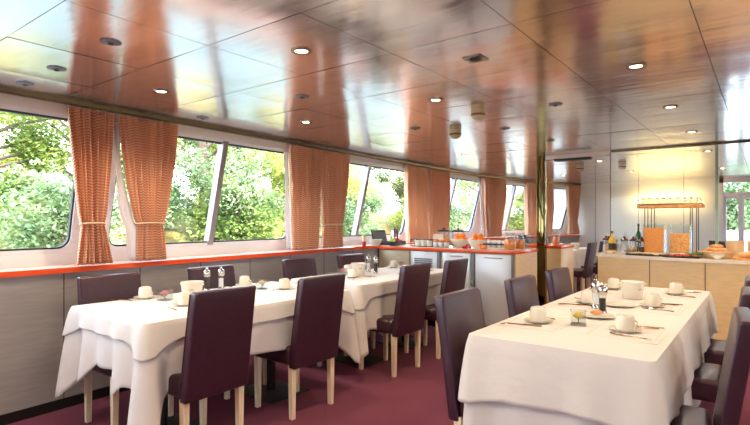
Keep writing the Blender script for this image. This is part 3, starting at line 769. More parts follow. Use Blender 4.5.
# glass cubes with roses
def rose_cube(x, y, mt, label):
    r = thing('glass_cube_vase', label, 'vase', (x, y, Z), .3, 'glass cube vases'); w = .04
    m = MB()
    for a in ((-w, -w+.005, -w, w), (w-.005, w, -w, w), (-w+.005, w-.005, -w, -w+.005), (-w+.005, w-.005, w-.005, w)): m.box(*a, 0, .078)
    m.box(-w+.005, w-.005, -w+.005, w-.005, 0, .008); m.build('glass', 'clear', r)
    f = thing('rose', label.replace('glass cube holding', 'bloom of'), 'flower', (x, y, Z+.05), 0, 'roses in the glass cubes')
    rg = random.Random(3); m = MB()
    for k in range(16):
        a = k*2.4; rad = .008+.0016*k; h = .034-.0012*k
        def fn(u, v, a=a, rad=rad, h=h):
            t = a+(u-.5)*1.6; q = rad*(.55+.5*v)
            return (q*cos(t), q*sin(t), -.012+h*v)
        m.grid(fn, 6, 4)
    m.build('petals', mt, f, solid=.001)
    m = MB(); m.tube([(0, 0, -.040), (.002, 0, -.01)], .003, 6)
    for k in range(3): t = k*2.1; m.grid(lambda u, v, t=t: ((.004+.026*v)*cos(t)-(u-.5)*.016*sin(pi*v)*sin(t), (.004+.026*v)*sin(t)+(u-.5)*.016*sin(pi*v)*cos(t), -.02+.006*v), 3, 6)
    m.build('stem', 'green', f)
rose_cube(-3.42, 1.98, 'pink', 'glass cube holding a pink rose on the nearest left table')
rose_cube(-3.34, 2.80, 'peach', 'glass cube holding a cream rose at the far end of the nearest left table')
rose_cube(-3.50, 4.00, 'pink', 'glass cube holding a pink rose on the second left table')
rose_cube(-.82, 2.90, 'yellow', 'glass cube holding a yellow rose on the right-hand table')
rose_cube(-3.45, 5.05, 'pink', 'glass cube holding a pink rose at the far end of the second left table')
def folded_napkin(x, y, rz, label):
    m = MB()
    for k in range(3): m.box(-.10+.006*k, .10, -.07, .07-.004*k, .004*k, .004*k+.0038, .0015, 1)
    o = m.build('napkin', 'linen2'); o.location = (x, y, Z); o.rotation_euler.z = rz; tag(o, label, 'napkin', 'folded napkins')
folded_napkin(-3.55, 3.66, .3, 'folded white napkin at the near end of the second left table')
folded_napkin(-3.12, 5.0, .3, 'folded white napkin at the far end of the second left table')
def croissant(x, y, z, rz, label, s=1, name='croissant', group='croissants', mt='croissant', lumps=0):
    m = MB(); pts = []; rr = []
    for i in range(19):
        t = -1.1+2.2*i/18; pts.append((.055*s*sin(t), .03*s*(cos(t)-.6), .018*s)); rr.append(s*(.004+.016*cos(t*1.25)*(1+.14*(i % 3 == 0))))
    m.tube(pts, [max(.002, q) for q in rr], 10); o = m.build(name, mt); o.location = (x, y, z+.003); o.rotation_euler.z = rz
    return tag(o, label, 'pastry', group)
croissant(-.80, 3.20, Z+.011, .6, 'small croissant on the plate behind the yellow rose', .7)

# ------------------------------------------------------------------ buffet by the windows
bf = thing('sideboard', 'white buffet sideboard with fridge doors and orange worktop edge below the windows', 'sideboard', (-2.35, 5.76, 0))
BX0, BX1, BYD = -4.38+2.35, 0, .74
m = MB(); m.box(-2.03+.0, -.012, .035, BYD, .10, 1.0); m.build('carcass', 'beige', bf)
m = MB(); m.box(-2.0, -.03, .07, BYD, 0, .10); m.build('plinth', 'black', bf)
m = MB(); m.box(-.012, .0, .03, BYD, .0, 1.0); m.build('end_panel', 'island', bf)
def door(x0, x1, mt, hd, lock=True):
    m = MB(); m.box(x0, x1, .012, .035, .12, .985, .004); d_ = m.build('door', mt, bf)
    if hd: m = MB(); m.tube([(x0+.12, -.002, .945), (x1-.10, -.002, .945)], .006, 8); m.tube([(x0+.13, .02, .945), (x0+.13, -.002, .945)], .004, 6); m.tube([(x1-.11, .02, .945), (x1-.11, -.002, .945)], .004, 6); m.build('handle', 'steel', d_)
    return d_
door(-2.0, -1.50, 'beige', False)
f0 = door(-1.47, -1.06, 'fridge', False)
m = MB()
for k in range(8): m.box(-1.41, -1.13, .002, .012, .70+k*.026, .715+k*.026)
m.build('louvre', 'vent', f0)
door(-.98, -.585, 'fridge', True); door(-.515, -.05, 'fridge', True)
for x in (-1.04, -.55, -.03):
    m = MB(); m.box(x-.022 if x < -.1 else x-.015, x+.022 if x < -.1 else x+.008, .004, .035, .1, 1.0, .002); m.build('steel_upright', 'vent', bf)
m = MB(); m.box(-.567, -.533, -.008, .004, .60, .66, .003); m.build('lock_plate', 'steel', bf)
m = MB(); m.box(-2.03, .012, -.006, BYD+.01, 1.0, CT, .003); wt = m.build('worktop', 'orange', bf)
m = MB(); m.box(-2.0, .0, .012, BYD-.01, CT, CT+.002); m.build('worktop_surface', 'cream_stone', wt)
b2 = thing('cabinet', 'short beige cabinet with orange top right of the mirrored column', 'cabinet', (-2.30, 7.30, 0))
m = MB(); m.box(-1.3, 0, 0, .6, .08, 1.0, .004); m.build('body', 'island', b2)
m = MB(); m.box(-1.28, -.02, .02, .58, 0, .08); m.build('plinth', 'black', b2)
m = MB(); m.box(-1.31, .01, -.01, .61, 1.0, CT, .003); m.build('worktop', 'orange', b2)

CZ = CT+.0025; SZ = SILL+.0018
def fruitbowl(x, y, R, fruits, label, name='fruit_bowl', mt='china', z=CZ):
    r = thing(name, label, 'bowl', (x, y, z))
    m = MB(); m.lathe([(.001, 0), (R*.45, 0), (R*.5, .008), (R*.85, R*.4), (R, R*.72), (R*.97, R*.73), (R*.8, R*.42), (R*.45, .014), (.001, .012)], 32, cap=False); m.build('bowl', mt, r)
    if z == SZ: r.scale = (1, 1, 1.45)
    m = MB(); m.lathe([(R*.98, R*.725), (R*1.01, R*.735), (R*1.01, R*.715)], 32, cap=False); m.build('rim', mt, r)
ORANGE = None
def orange(x, y, z, r, label, mt='orangefruit', name='orange', group='oranges in the buffet bowls', cat='fruit'):
    global ORANGE
    if mt == 'orangefruit' and ORANGE is not None:
        o = dup(ORANGE, (x, y, z)); o.scale = (r/.04,)*3; o['label'] = label; o['group'] = group; return o
    t = thing(name, label, cat, (x, y, z), 0, group)
    m = MB(); m.blob((0, 0, 0), .04, 3, .006, sq=(1, 1, .94)); m.build('peel', mt, t)
    m = MB(); m.lathe([(.001, .039), (.004, .0385), (.005, .036)], 8, cap=False); m.build('stem_end', 'green', t)
    t.scale = (r/.04,)*3
    if mt == 'orangefruit': ORANGE = t
    return t
for bx, by, nm in ((-3.27, 6.16, 'left'), (-2.96, 6.06, 'right')):
    fruitbowl(bx, by, .15, None, 'white fruit bowl piled with oranges, %s one of the two' % nm)
    k = 0
    for q, (r_, z_, n_) in enumerate(((.068, .095, 5), (.04, .15, 3))):
        for i in range(n_):
            a = i*2*pi/n_+q+.4; k += 1
            orange(bx+r_*cos(a), by+r_*sin(a), CZ+z_, .040, 'orange in the %s fruit bowl, %s layer' % (nm, 'top' if q else 'lower'))
def jar(x, y, z, R, h, fill, fh, label, lid='black', name='storage_jar', cat='jar', group=None):
    r = thing(name, label, cat, (x, y, z), 0, group)
    m = MB(); m.lathe([(.001, .0), (R*.95, 0), (R, .006), (R, h), (R*.9, h+.01)], 24, cap=False); m.build('glass', 'clear', r)
    if fill: m = MB(); m.lathe([(.001, .004), (R*.93, .005), (R*.94, fh), (.001, fh+.004)], 20, cap=False); m.build('contents', fill, r)
    if lid: m = MB(); m.lathe([(R*1.04, h), (R*1.04, h+.02), (R*.4, h+.032), (.012, h+.034), (.015, h+.05), (.001, h+.056)], 24, cap=False); m.build('lid', lid, r)
    return r
jar(-3.66, 6.38, CZ, .085, .20, 'muesli', .11, 'glass jar with black lid and muesli behind the fruit bowls, left', group='black lidded jars')
jar(-3.44, 6.40, CZ, .085, .20, 'jam', .09, 'glass jar with black lid and dark fruit behind the fruit bowls, right', group='black lidded jars')
# wire rack of white jam pots
rk = thing('pot_rack', 'small black wire rack holding white pots at the left end of the buffet', 'rack', (-3.72, 5.95, CZ))
m = MB(); m.tube([(-.15, -.06, .005), (.15, -.06, .005), (.15, .06, .005), (-.15, .06, .005)], .004, 6, True); m.tube([(-.15, -.06, .07), (.15, -.06, .07), (.15, .06, .07), (-.15, .06, .07)], .004, 6, True)
for sx in (-.15, .15):
    for sy in (-.06, .06): m.tube([(sx, sy, .0), (sx, sy, .075)], .004, 6)
m.build('wire_frame', 'black', rk)
def make_pot():
    r = thing('white_pot', '', 'pot'); m = MB(); m.lathe([(.001, 0), (.032, 0), (.038, .05), (.034, .055), (.030, .01), (.001, .01)], 20, cap=False); m.build('body', 'china', r)
    m = MB(); m.lathe([(.039, .05), (.041, .054), (.038, .058), (.001, .064)], 20, cap=False); m.build('lid', 'steel', r); return r
PT = Proto(make_pot()); PT.r.scale = (1.2, 1.2, 1.45); rk.scale = (1.15, 1.15, 1.4)
for i in range(3): PT.put((-3.82+.095*i, 5.95, CZ+.011), 0, ['left', 'middle', 'right'][i]+' white pot in the small wire rack', 'pots in the wire rack')
sg = thing('sign_holder', 'small upright menu card behind the pot rack', 'sign', (-3.60, 6.12, CZ), .3)
m = MB(); m.box(-.07, .07, -.003, .003, .01, .17); m.build('card', 'card', sg); m = MB(); m.box(-.075, .075, -.03, .03, 0, .01, .002); m.build('foot', 'clear', sg)
# small glasses topped with orange fruit
for i in range(5):
    x = -3.50+.085*(i % 3)+.02*(i//3); y = 5.88+.10*(i//3)
    r = thing('dessert_glass', 'small %s dessert glass topped with orange fruit, left of the fruit bowls' % ['front left', 'front middle', 'front right', 'rear left', 'rear right'][i], 'glass', (x, y, CZ), 0, 'orange topped dessert glasses')
    m = MB(); m.lathe([(.001, .0), (.024, 0), (.03, .06), (.028, .06), (.022, .006), (.001, .006)], 20, cap=False); m.build('glass', 'clear', r)
    m = MB(); m.lathe([(.001, .007), (.022, .008), (.027, .045), (.001, .05)], 16, cap=False); m.build('cream', 'salt', r)
    r.scale = (1.25, 1.25, 1.5)
    m = MB()
    for k in range(5): a = k*1.3; m.blob((.014*cos(a), .014*sin(a), .055+.004*(k % 2)), .012, 1)
    m.build('fruit_topping', 'orangefruit', r)
def small_pile(x, y, z, n, r, R, mt, name, label, cat, seed=0, sq=(1, 1, 1)):
    rg = random.Random(seed)
    for i in range(n):
        a = rg.uniform(0, 6.3); q = R*sqrt(rg.random()); m = MB(); m.blob((0, 0, 0), r, 2, .04, sq=sq)
        o = m.build(name, mt); o.location = (x+q*cos(a), y+q*sin(a), z+r*sq[2]+(r*1.1 if i > n*.6 else 0)); o.rotation_euler.z = a
        tag(o, label, cat, label)
small_pile(-3.02, 5.84, CZ, 7, .018, .05, 'red', 'strawberry', 'red strawberry in the small heap before the bowls', 'fruit', 1, (1, 1, 1.1))
small_pile(-2.80, 5.85, CZ, 5, .024, .045, 'orangefruit', 'apricot', 'apricot in the heap in front of the cup tray', 'fruit', 2)
ty = thing('cup_tray', 'white serving tray with blue and white cups on the buffet', 'tray', (-2.72, 6.10, CZ), .05)
m = MB(); m.box(-.19, .19, -.15, .15, 0, .012, .004); m.build('base', 'china', ty)
m = MB(); m.tube([(-.19, -.15, .016), (.19, -.15, .016), (.19, .15, .016), (-.19, .15, .016)], .006, 6, True); m.build('rim', 'china', ty)
bc = thing('glass_pot', '', 'pot'); m = MB(); m.lathe([(.001, 0), (.022, 0), (.028, .05), (.001, .05)], 18, cap=False); m.build('body', 'china', bc)
m = MB(); m.lathe([(.0255, .022), (.0275, .036)], 18, cap=False); m.build('blue_band', 'blue', bc)
m = MB(); m.lathe([(.001, .060), (.02, .056), (.028, .05)], 18, cap=False); m.build('lid', 'salt', bc)
bc.scale = (1.15, 1.15, 1.5); P = Proto(bc)
for i in range(15):
    P.put((-2.72-.14+.07*(i % 5), 6.10-.09+.08*(i//5), CZ+.0135), 0, 'blue banded yoghurt pot on the tray, %s row, %s from left' % (['front', 'middle', 'back'][i//5], ['first', 'second', 'third', 'fourth', 'fifth'][i % 5]), 'yoghurt pots on the tray')
def jug(x, y, z, label, rz=0, h=.2, R=.055, fill='juice', fh=.11, nm='juice_jug'):
    r = thing(nm, label, 'jug', (x, y, z), rz)
    m = MB(); m.lathe([(.001, 0), (R*.95, 0), (R*1.1, h*.25), (R*.85, h*.65), (R*.7, h*.85), (R*.85, h), (R*.8, h)], 28, cap=False); m.build('glass', 'clear', r)
    if fill: m = MB(); m.lathe([(.001, .005), (R*.9, .006), (R*1.05, h*.25), (R*.88, min(h*.6, fh)), (.001, min(h*.6, fh))], 24, cap=False); m.build('juice', fill, r)
    m = MB(); m.tube([(R*.78, 0, h*.9), (R*1.5, 0, h*.88), (R*1.75, 0, h*.6), (R*1.5, 0, h*.3), (R*1.0, 0, h*.22)], .006, 8); m.build('handle', 'clear', r)
jug(-2.50, 5.98, CZ, 'big glass jug of orange juice at the right end of the buffet', -.6, .21, .07, fh=.15)
jug(-2.45, 6.18, CZ, 'second glass jug with orange juice behind the big one', -.4, .20, .055, fh=.13)
jug(-2.66, 6.36, CZ, 'clear water jug behind the cup tray', .3, .2, .055, None)
def tumbler(x, y, z, label, h=.13, R=.03, grp='clear glasses'):
    r = thing('drinking_glass', label, 'glass', (x, y, z), 0, grp); m = MB(); m.lathe([(.001, 0), (R*.8, 0), (R, h), (R*.94, h), (R*.75, .01), (.001, .01)], 20, cap=False); m.build('bowl', 'clear', r)
    m = MB(); m.lathe([(R*.94, h), (R*.98, h+.002), (R*1.01, h-.001)], 20, cap=False); m.build('rim', 'clear', r); return r
GL = Proto(tumbler(0, 0, 0, '', .17, .033))
for i in range(6): GL.put((-2.44-.075*(i % 2)-.01, 6.30+.075*(i//2), CZ), 0, 'tall clear glass at the right end of the buffet, %s row' % ['front', 'middle', 'rear'][i//2], 'tall glasses on the buffet')
jug(-2.40, 7.40, CT, 'small carafe of orange juice on the cabinet beside the column', -.6, .2, .05, fh=.15)
jug(-2.62, 7.55, CT, 'second carafe of orange juice on the cabinet beside the column', -.2, .18, .045, fh=.13)

# things on the window sill by the buffet
SZ = SILL+.0018
kt = thing('electric_kettle', 'steel electric kettle with black handle on the orange sill', 'kettle', (-4.32, 6.10, SZ), -.6)
m = MB(); m.lathe([(.07, 0), (.072, .015), (.001, .016)], 28, cap=False); m.build('base', 'black', kt)
m = MB(); m.lathe([(.068, .017), (.072, .05), (.062, .17), (.052, .205), (.001, .206)], 28, cap=False); m.build('body', 'steel', kt)
m = MB(); m.lathe([(.052, .206), (.045, .222), (.012, .228), (.012, .24), (.001, .241)], 24, cap=False); m.build('lid', 'black', kt)
m = MB(); m.tube([(.045, 0, .215), (.09, 0, .22), (.115, 0, .19), (.115, 0, .1), (.10, 0, .05), (.07, 0, .04)], .011, 8); m.build('handle', 'black', kt)
m = MB(); m.tube([(-.05, 0, .16), (-.075, 0, .19), (-.085, 0, .205)], [.018, .014, .01], 8); m.build('spout', 'steel', kt)
bb = thing('tablet_stand', 'black framed screen leaning back on the window sill', 'screen', (-4.40, 5.86, SZ), pi/2-.25)
Tt = lambda v: (v[0], v[1]+.30*(v[2]), v[2])
m = MB(); m.box(-.13, .13, -.008, .008, .005, .21, .004, T=Tt); m.build('frame', 'black', bb); m = MB(); m.box(-.112, .112, -.0105, -.008, .025, .19, T=Tt); m.build('screen', 'screen', bb)
m = MB(); m.box(-.08, .08, .0, .12, 0, .012, .003); m.build('stand', 'black', bb)
tr = thing('fruit_tray', 'black square tray with lime and red fruit on the sill', 'tray', (-4.20, 5.93, SZ), 0)
m = MB()
for a in ((-.09, -.084, -.15, .15), (.084, .09, -.15, .15), (-.084, .084, -.15, -.144), (-.084, .084, .144, .15)): m.box(*a, 0, .055)
m.box(-.084, .084, -.144, .144, 0, .006); m.build('box', 'black', tr); m = MB(); m.box(-.002, .002, -.144, .144, .006, .05); m.build('divider', 'black', tr)
small_pile(-4.20, 5.86, SZ+.03, 5, .024, .045, 'lime', 'lime', 'lime in the black tray on the sill', 'fruit', 3)
small_pile(-4.19, 6.01, SZ+.03, 6, .022, .05, 'red', 'red_plum', 'red plum in the black tray on the sill', 'fruit', 4)
fruitbowl(-4.22, 5.52, .085, None, 'white china bowl on the sill left of the black tray', 'china_bowl', z=SZ)
vt = thing('votive_glass', 'small red glass with amber top on the sill, left of the white bowl', 'glass', (-4.24, 5.28, SZ))
m = MB(); m.lathe([(.001, 0), (.024, 0), (.028, .07), (.001, .07)], 18, cap=False); m.build('red_glass', 'red', vt)
m = MB(); m.lathe([(.026, .07), (.022, .10), (.026, .14), (.024, .15), (.001, .15)], 18, cap=False); m.build('amber_top', 'peach', vt)
lf_ = MB(); lf_.box(-.09, .09, -.12, .12, 0, .004); o = lf_.build('leaflet', 'linen2'); o.location = (-4.30, 4.95, SZ); tag(o, 'white leaflet lying on the sill by the red glass', 'leaflet')

# distant table crockery
pp = thing('plate_stack', '', 'plates'); m = MB()
for k in range(6): m.lathe([(.001, .006*k), (.06, .006*k), (.10, .006*k+.010), (.10, .006*k+.013), (.001, .006*k+.004)], 24, cap=False)
m.build('plates', 'china', pp); pp.scale = (1.25, 1.25, 2.6); P = Proto(pp)
for i, (x, y) in enumerate([(-3.15, 9.25), (-3.4, 9.4), (-3.1, 9.7), (-3.4, 9.9), (-3.15, 10.2), (-3.4, 10.5)]): P.put((x, y, TZ+.003), 0, 'stack of white plates on the distant table, %s' % ['nearest the aisle', 'nearest by the window', 'second by the aisle', 'second by the window', 'third by the aisle', 'last by the window'][i], 'plate stacks')
for i, (x, y) in enumerate([(-3.05, 9.45), (-3.28, 9.55), (-3.0, 10.0), (-3.25, 10.05), (-3.05, 10.6)]):
    BK.put((x, y, TZ+.003), 0, 'white china bucket among the stacked plates on the distant table, %s' % ['first', 'second', 'third', 'fourth', 'last'][i], 'table buckets')

# ------------------------------------------------------------------ food island
IZ = 1.00
isl = thing('food_island', 'curved pale wood food island with cream top, before the glass partition', 'counter', (0, 0, 0))
FR = [(-1.66, 6.62), (-1.62, 6.565), (-1.35, 6.45), (-1.02, 6.335), (-.8, 6.27), (-.57, 6.225), (-.35, 6.21), (-.13, 6.21), (.2, 6.24), (.6, 6.32), (1.0, 6.45)]
def inset(P_, d): return [(x+(d if i == 0 else 0), y+d) for i, (x, y) in enumerate(P_)]
def prism(front, ybk, z0, z1, nm, mt, xr=1.0, bev=0):
    pts = front+[(xr, ybk), (front[0][0], ybk)]; n = len(pts)
    m = MB(); m.add([(x, y, z0) for x, y in pts]+[(x, y, z1) for x, y in pts], [tuple(range(n))[::-1], tuple(n+i for i in range(n))]+[(i, (i+1) % n, n+(i+1) % n, n+i) for i in range(n)])
    return m.build(nm, mt, isl)
bd = [(x, y+.02) for x, y in FR]; bd[0] = (-1.64, 6.62)
prism(bd, 7.02, .07, IZ-.035, 'cabinet_body', 'island')
prism([(x, y+.06) for x, y in FR], 7.0, 0, .07, 'plinth', 'black', .98)
prism(FR, 7.05, IZ-.035, IZ, 'worktop', 'cream_stone')
m = MB()
for x, y in ((-1.03, 6.357), (-.50, 6.236), (.05, 6.225), (.6, 6.335)): m.box(x-.003, x+.003, y-.002, y+.03, .08, IZ-.04)
m.build('panel_joint', 'seam', isl)
IT = IZ+.0015
# rack of upturned glasses
RX0, RX1, RZ = -1.22, -.56, 1.56
rk = thing('glass_rack', 'free-standing rack with amber shelf on thin posts over the cereal dispensers', 'rack', ((RX0+RX1)/2, 6.82, IT))
hw = (RX1-RX0)/2
m = MB(); m.box(-hw, hw, -.14, .14, RZ-IT-.015, RZ-IT+.022, .004); m.build('shelf', 'amberglass', rk)
m = MB(); m.tube([(-hw, -.14, RZ-IT+.03), (hw, -.14, RZ-IT+.03), (hw, .14, RZ-IT+.03), (-hw, .14, RZ-IT+.03)], .005, 6, True); m.build('gallery_rail', 'gold', rk)
for x in (-hw+.08, -hw+.15, hw-.12, hw-.06):
    for y in (-.10, .10): m = MB(); m.tube([(x, y, .012), (x, y, RZ-IT)], .006, 8); m.build('post', 'darksteel', rk)
for x in (-hw+.11, hw-.09): m = MB(); m.box(x-.06, x+.06, -.13, .13, 0, .012, .003); m.build('foot', 'steel', rk)
t = thing('small_glass', '', 'glass'); m = MB(); m.lathe([(.026, 0), (.030, .002), (.027, .035), (.018, .052), (.001, .054)], 18, cap=False); m.build('bowl', 'clear', t)
m = MB(); m.lathe([(.006, .054), (.014, .060), (.001, .062)], 12, cap=False); m.build('foot', 'steel', t)
t.scale = (1.15, 1.15, 1.35); P = Proto(t)
for j in range(3):
    for i in range(9): P.put((RX0+.05+i*.07, 6.75+j*.075, RZ+.0235), 0, 'upturned small glass on the rack shelf, %s row, %s from left' % (['front', 'middle', 'back'][j], ['first', 'second', 'third', 'fourth', 'fifth', 'sixth', 'seventh', 'eighth', 'ninth'][i]), 'upturned glasses on the rack')
# cereal dispensers
def dispenser(x, y, w, fill, fh, label):
    r = thing('cereal_dispenser', label, 'dispenser', (x, y, IT)); h = .335
    m = MB()
    for a in ((-w, -w+.004, -w, w), (w-.004, w, -w, w), (-w+.004, w-.004, -w, -w+.004), (-w+.004, w-.004, w-.004, w)): m.box(*a, .03, h)
    m.build('glass_body', 'boxglass', r); m = MB(); m.box(-w+.005, w-.005, -w+.005, w-.005, .032, fh, .004); m.build('cereal', fill, r)
    m = MB(); m.box(-w-.003, w+.003, -w-.003, w+.003, 0, .03, .004); m.build('base', 'whiteplastic', r)
    m = MB(); m.box(-w-.002, w+.002, -w-.002, w+.002, h, h+.016, .004); m.lathe([(.012, h+.016), (.014, h+.03), (.001, h+.036)], 12, cap=False); m.build('lid', 'clear', r)
dispenser(-1.03, 6.71, .105, 'cereal', .31, 'tall glass dispenser full of orange corn flakes, left one under the rack')
dispenser(-.775, 6.73, .10, 'muesli', .25, 'glass dispenser with muesli, right one under the rack')
def bottle(x, y, z, h, R, mt, label, cap='black', lab=None):
    r = thing('bottle', label, 'bottle', (x, y, z))
    m = MB(); m.lathe([(.001, 0), (R, 0), (R, h*.55), (R*.75, h*.68), (R*.33, h*.76), (R*.3, h*.93), (.001, h*.93)], 20, cap=False); m.build('body', mt, r)
    m = MB(); m.lathe([(R*.36, h*.9), (R*.36, h), (.001, h)], 14, cap=False); m.build('cap', cap, r)
    if lab: m = MB(); m.lathe([(R*1.01, h*.15), (R*1.01, h*.45)], 20, cap=False); m.build('paper_label', lab, r)
bottle(-1.50, 6.72, IT, .27, .04, 'bottleyellow', 'yellow bottle with dark cap at the left end of the island', 'jam', 'pepper')
bottle(-1.24, 6.90, IT, .36, .033, 'bottlegreen', 'slim green bottle behind the jars on the island')
for i, (x, y) in enumerate([(-1.57, 6.86), (-1.38, 6.82), (-1.27, 6.76), (-1.16, 6.66), (-1.62, 6.95)]):
    jar(x, y, IT, .04, .15, ['muesli', 'salt', 'peach', 'jam', 'salt'][i], .09, 'preserving jar with dark lid on the island, %s' % ['behind the yellow bottle', 'right of the yellow bottle', 'in front of the green bottle', 'beside the rack posts', 'at the far left corner'][i], 'jam', 'preserving_jar', group='preserving jars')
fruitbowl(-1.28, 6.62, .07, None, 'small glass bowl of nuts before the jars', 'glass_bowl', 'clear', IT)
tz = thing('sauce_boat', 'small white dish on the left end of the island', 'dish', (-1.5, 6.6, IT)); m = MB(); m.lathe([(.001, 0), (.03, 0), (.05, .03), (.046, .03), (.028, .006), (.001, .006)], 20, cap=False); m.build('dish', 'china', tz); m = MB(); m.tube([(.045, 0, .026), (.065, 0, .03), (.07, 0, .02)], .004, 6); m.build('handle', 'china', tz)
def platter(x, y, w, d, rz, label, mt='slate'):
    r = thing('platter', label, 'platter', (x, y, IT), rz); m = MB(); m.box(-w, w, -d, d, 0, .008, .003); m.build('plate', mt, r)
    m = MB(); m.tube([(-w, -d, .01), (w, -d, .01), (w, d, .01), (-w, d, .01)], .004, 6, True); m.build('rim', mt, r)
platter(-1.13, 6.50, .16, .07, -.25, 'black slate platter with cheese and pastries, left of the rack foot')
platter(-.72, 6.38, .17, .08, -.12, 'dark platter of sliced ham before the dispensers')
platter(-.93, 6.50, .09, .06, -.3, 'small slate plate with pale cheese slices')
rg = random.Random(5)
for i in range(9):
    x = -1.25+.033*i+rg.uniform(-.01, .01); y = 6.53-.009*i+rg.uniform(-.02, .02)
    m = MB(); m.box(-.03, .03, -.02, .02, 0, .012, .003); o = m.build('cheese_slice', 'peach'); o.location = (x, y, IT+.014+.007*(i % 2)); o.rotation_euler = (.1, .12, rg.uniform(0, 3)); tag(o, 'pale cheese slice on the black slate platters', 'cheese', 'cheese slices')
for i in range(16):
    a = i*1.9; m = MB(); m.grid(lambda u, v: ((u-.5)*.06, (v-.5)*.045, .012*sin(pi*u)+.003*sin(7*v)), 6, 5); o = m.build('ham_slice', 'ham', solid=.002)
    o.location = (-.72+.125*cos(a)*(i/16)**.5, 6.38+.055*sin(a), IT+.013+.003*(i % 4)); o.rotation_euler.z = a; tag(o, 'red ham slice on the dark platter', 'ham', 'ham slices')
for i in range(7): 
    m = MB(); m.grid(lambda u, v: ((u-.5)*.07*sin(pi*v*.9+.1), (v-.5)*.08, .01*sin(pi*u)+.015*v), 5, 6); o = m.build('salad_leaf', 'green', solid=.0015); o.location = (-.62+.05*cos(i*1.3), 6.44+.03*sin(i*2.1), IT+.03); o.rotation_euler.z = i*.9; tag(o, 'green salad leaf at the back of the ham platter', 'salad leaf', 'salad leaves')
# croissant mound in a cloth basket, breads
bs = thing('bread_basket', 'cloth lined wicker basket heaped with pastries right of the rack', 'basket', (-.42, 6.55, IT))
m = MB(); m.lathe([(.001, .0), (.13, 0), (.17, .06), (.175, .065), (.165, .062), (.125, .008), (.001, .008)], 32, cap=False); m.build('wicker_body', 'wicker', bs)
m = MB(); m.lathe([(.172, .062), (.18, .066), (.172, .072)], 32, cap=False); m.build('rim', 'wicker', bs)
rg = random.Random(9)
for i in range(18):
    lay = 0 if i < 9 else (1 if i < 15 else 2); n_ = (9, 6, 3)[lay]; a = i*2*pi/n_+lay; q = (.115, .07, .03)[lay]
    croissant(-.42+q*cos(a), 6.55+q*sin(a), IT+.035+.033*lay, a+1.2, 'golden croissant in the bread basket, %s layer' % ['lower', 'middle', 'top'][lay], 1.0)
for i in range(7):
    m = MB(); m.blob((0, 0, 0), .045, 3, .01, sq=(1.2, .9, .62)); o = m.build('bread_roll', 'bread'); o.location = (-.58+.10*(i % 4)*1.0-.02, 6.88+.09*(i//4)-.05, IT+.03); o.rotation_euler.z = i; tag(o, 'round bread roll behind the basket by the partition', 'bread roll', 'bread rolls')
cb = thing('cutting_board', 'wooden bread board at the right edge of the island', 'board', (-.10, 6.38, IT), .1)
m = MB(); m.box(-.17, .17, -.10, .10, 0, .022, .005); m.build('board', 'bread', cb); m = MB(); m.box(.17, .21, -.02, .02, .002, .02, .004); m.build('grip', 'bread', cb)
lv = thing('bread_loaf', 'long pale bread loaf on the wooden board', 'bread', (-.08, 6.38, IT+.0225), .1)
m = MB(); m.tube([(-.15+.03*i, 0, .03) for i in range(11)], [.012, .03, .034, .035, .035, .036, .035, .035, .034, .03, .012], 14); m.build('crust', 'croissant', lv)
m = MB(); [m.tube([(-.10+.05*i, -.02, .062), (-.085+.05*i, .02, .062)], .004, 5) for i in range(5)]; m.build('cut', 'peach', lv)
def basket_tub(x, y, R, h, label):
    r = thing('round_basket', label, 'basket', (x, y, IT)); m = MB(); m.lathe([(.001, 0), (R*.9, 0), (R, h), (R*.94, h), (R*.85, .01), (.001, .01)], 28, cap=False); m.build('body', 'wicker', r)
    m = MB(); m.lathe([(R*.97, h), (R*1.04, h+.004), (R*.97, h+.01)], 28, cap=False); m.build('rim', 'whiteplastic', r); return r
basket_tub(-.27, 6.80, .085, .17, 'tall round wicker basket at the right back of the island, left one'); basket_tub(-.08, 6.82, .085, .17, 'tall round wicker basket at the right back of the island, right one')
fruitbowl(-.40, 6.33, .07, None, 'shallow cream dish in front of the bread basket', 'small_dish', 'china', IT)

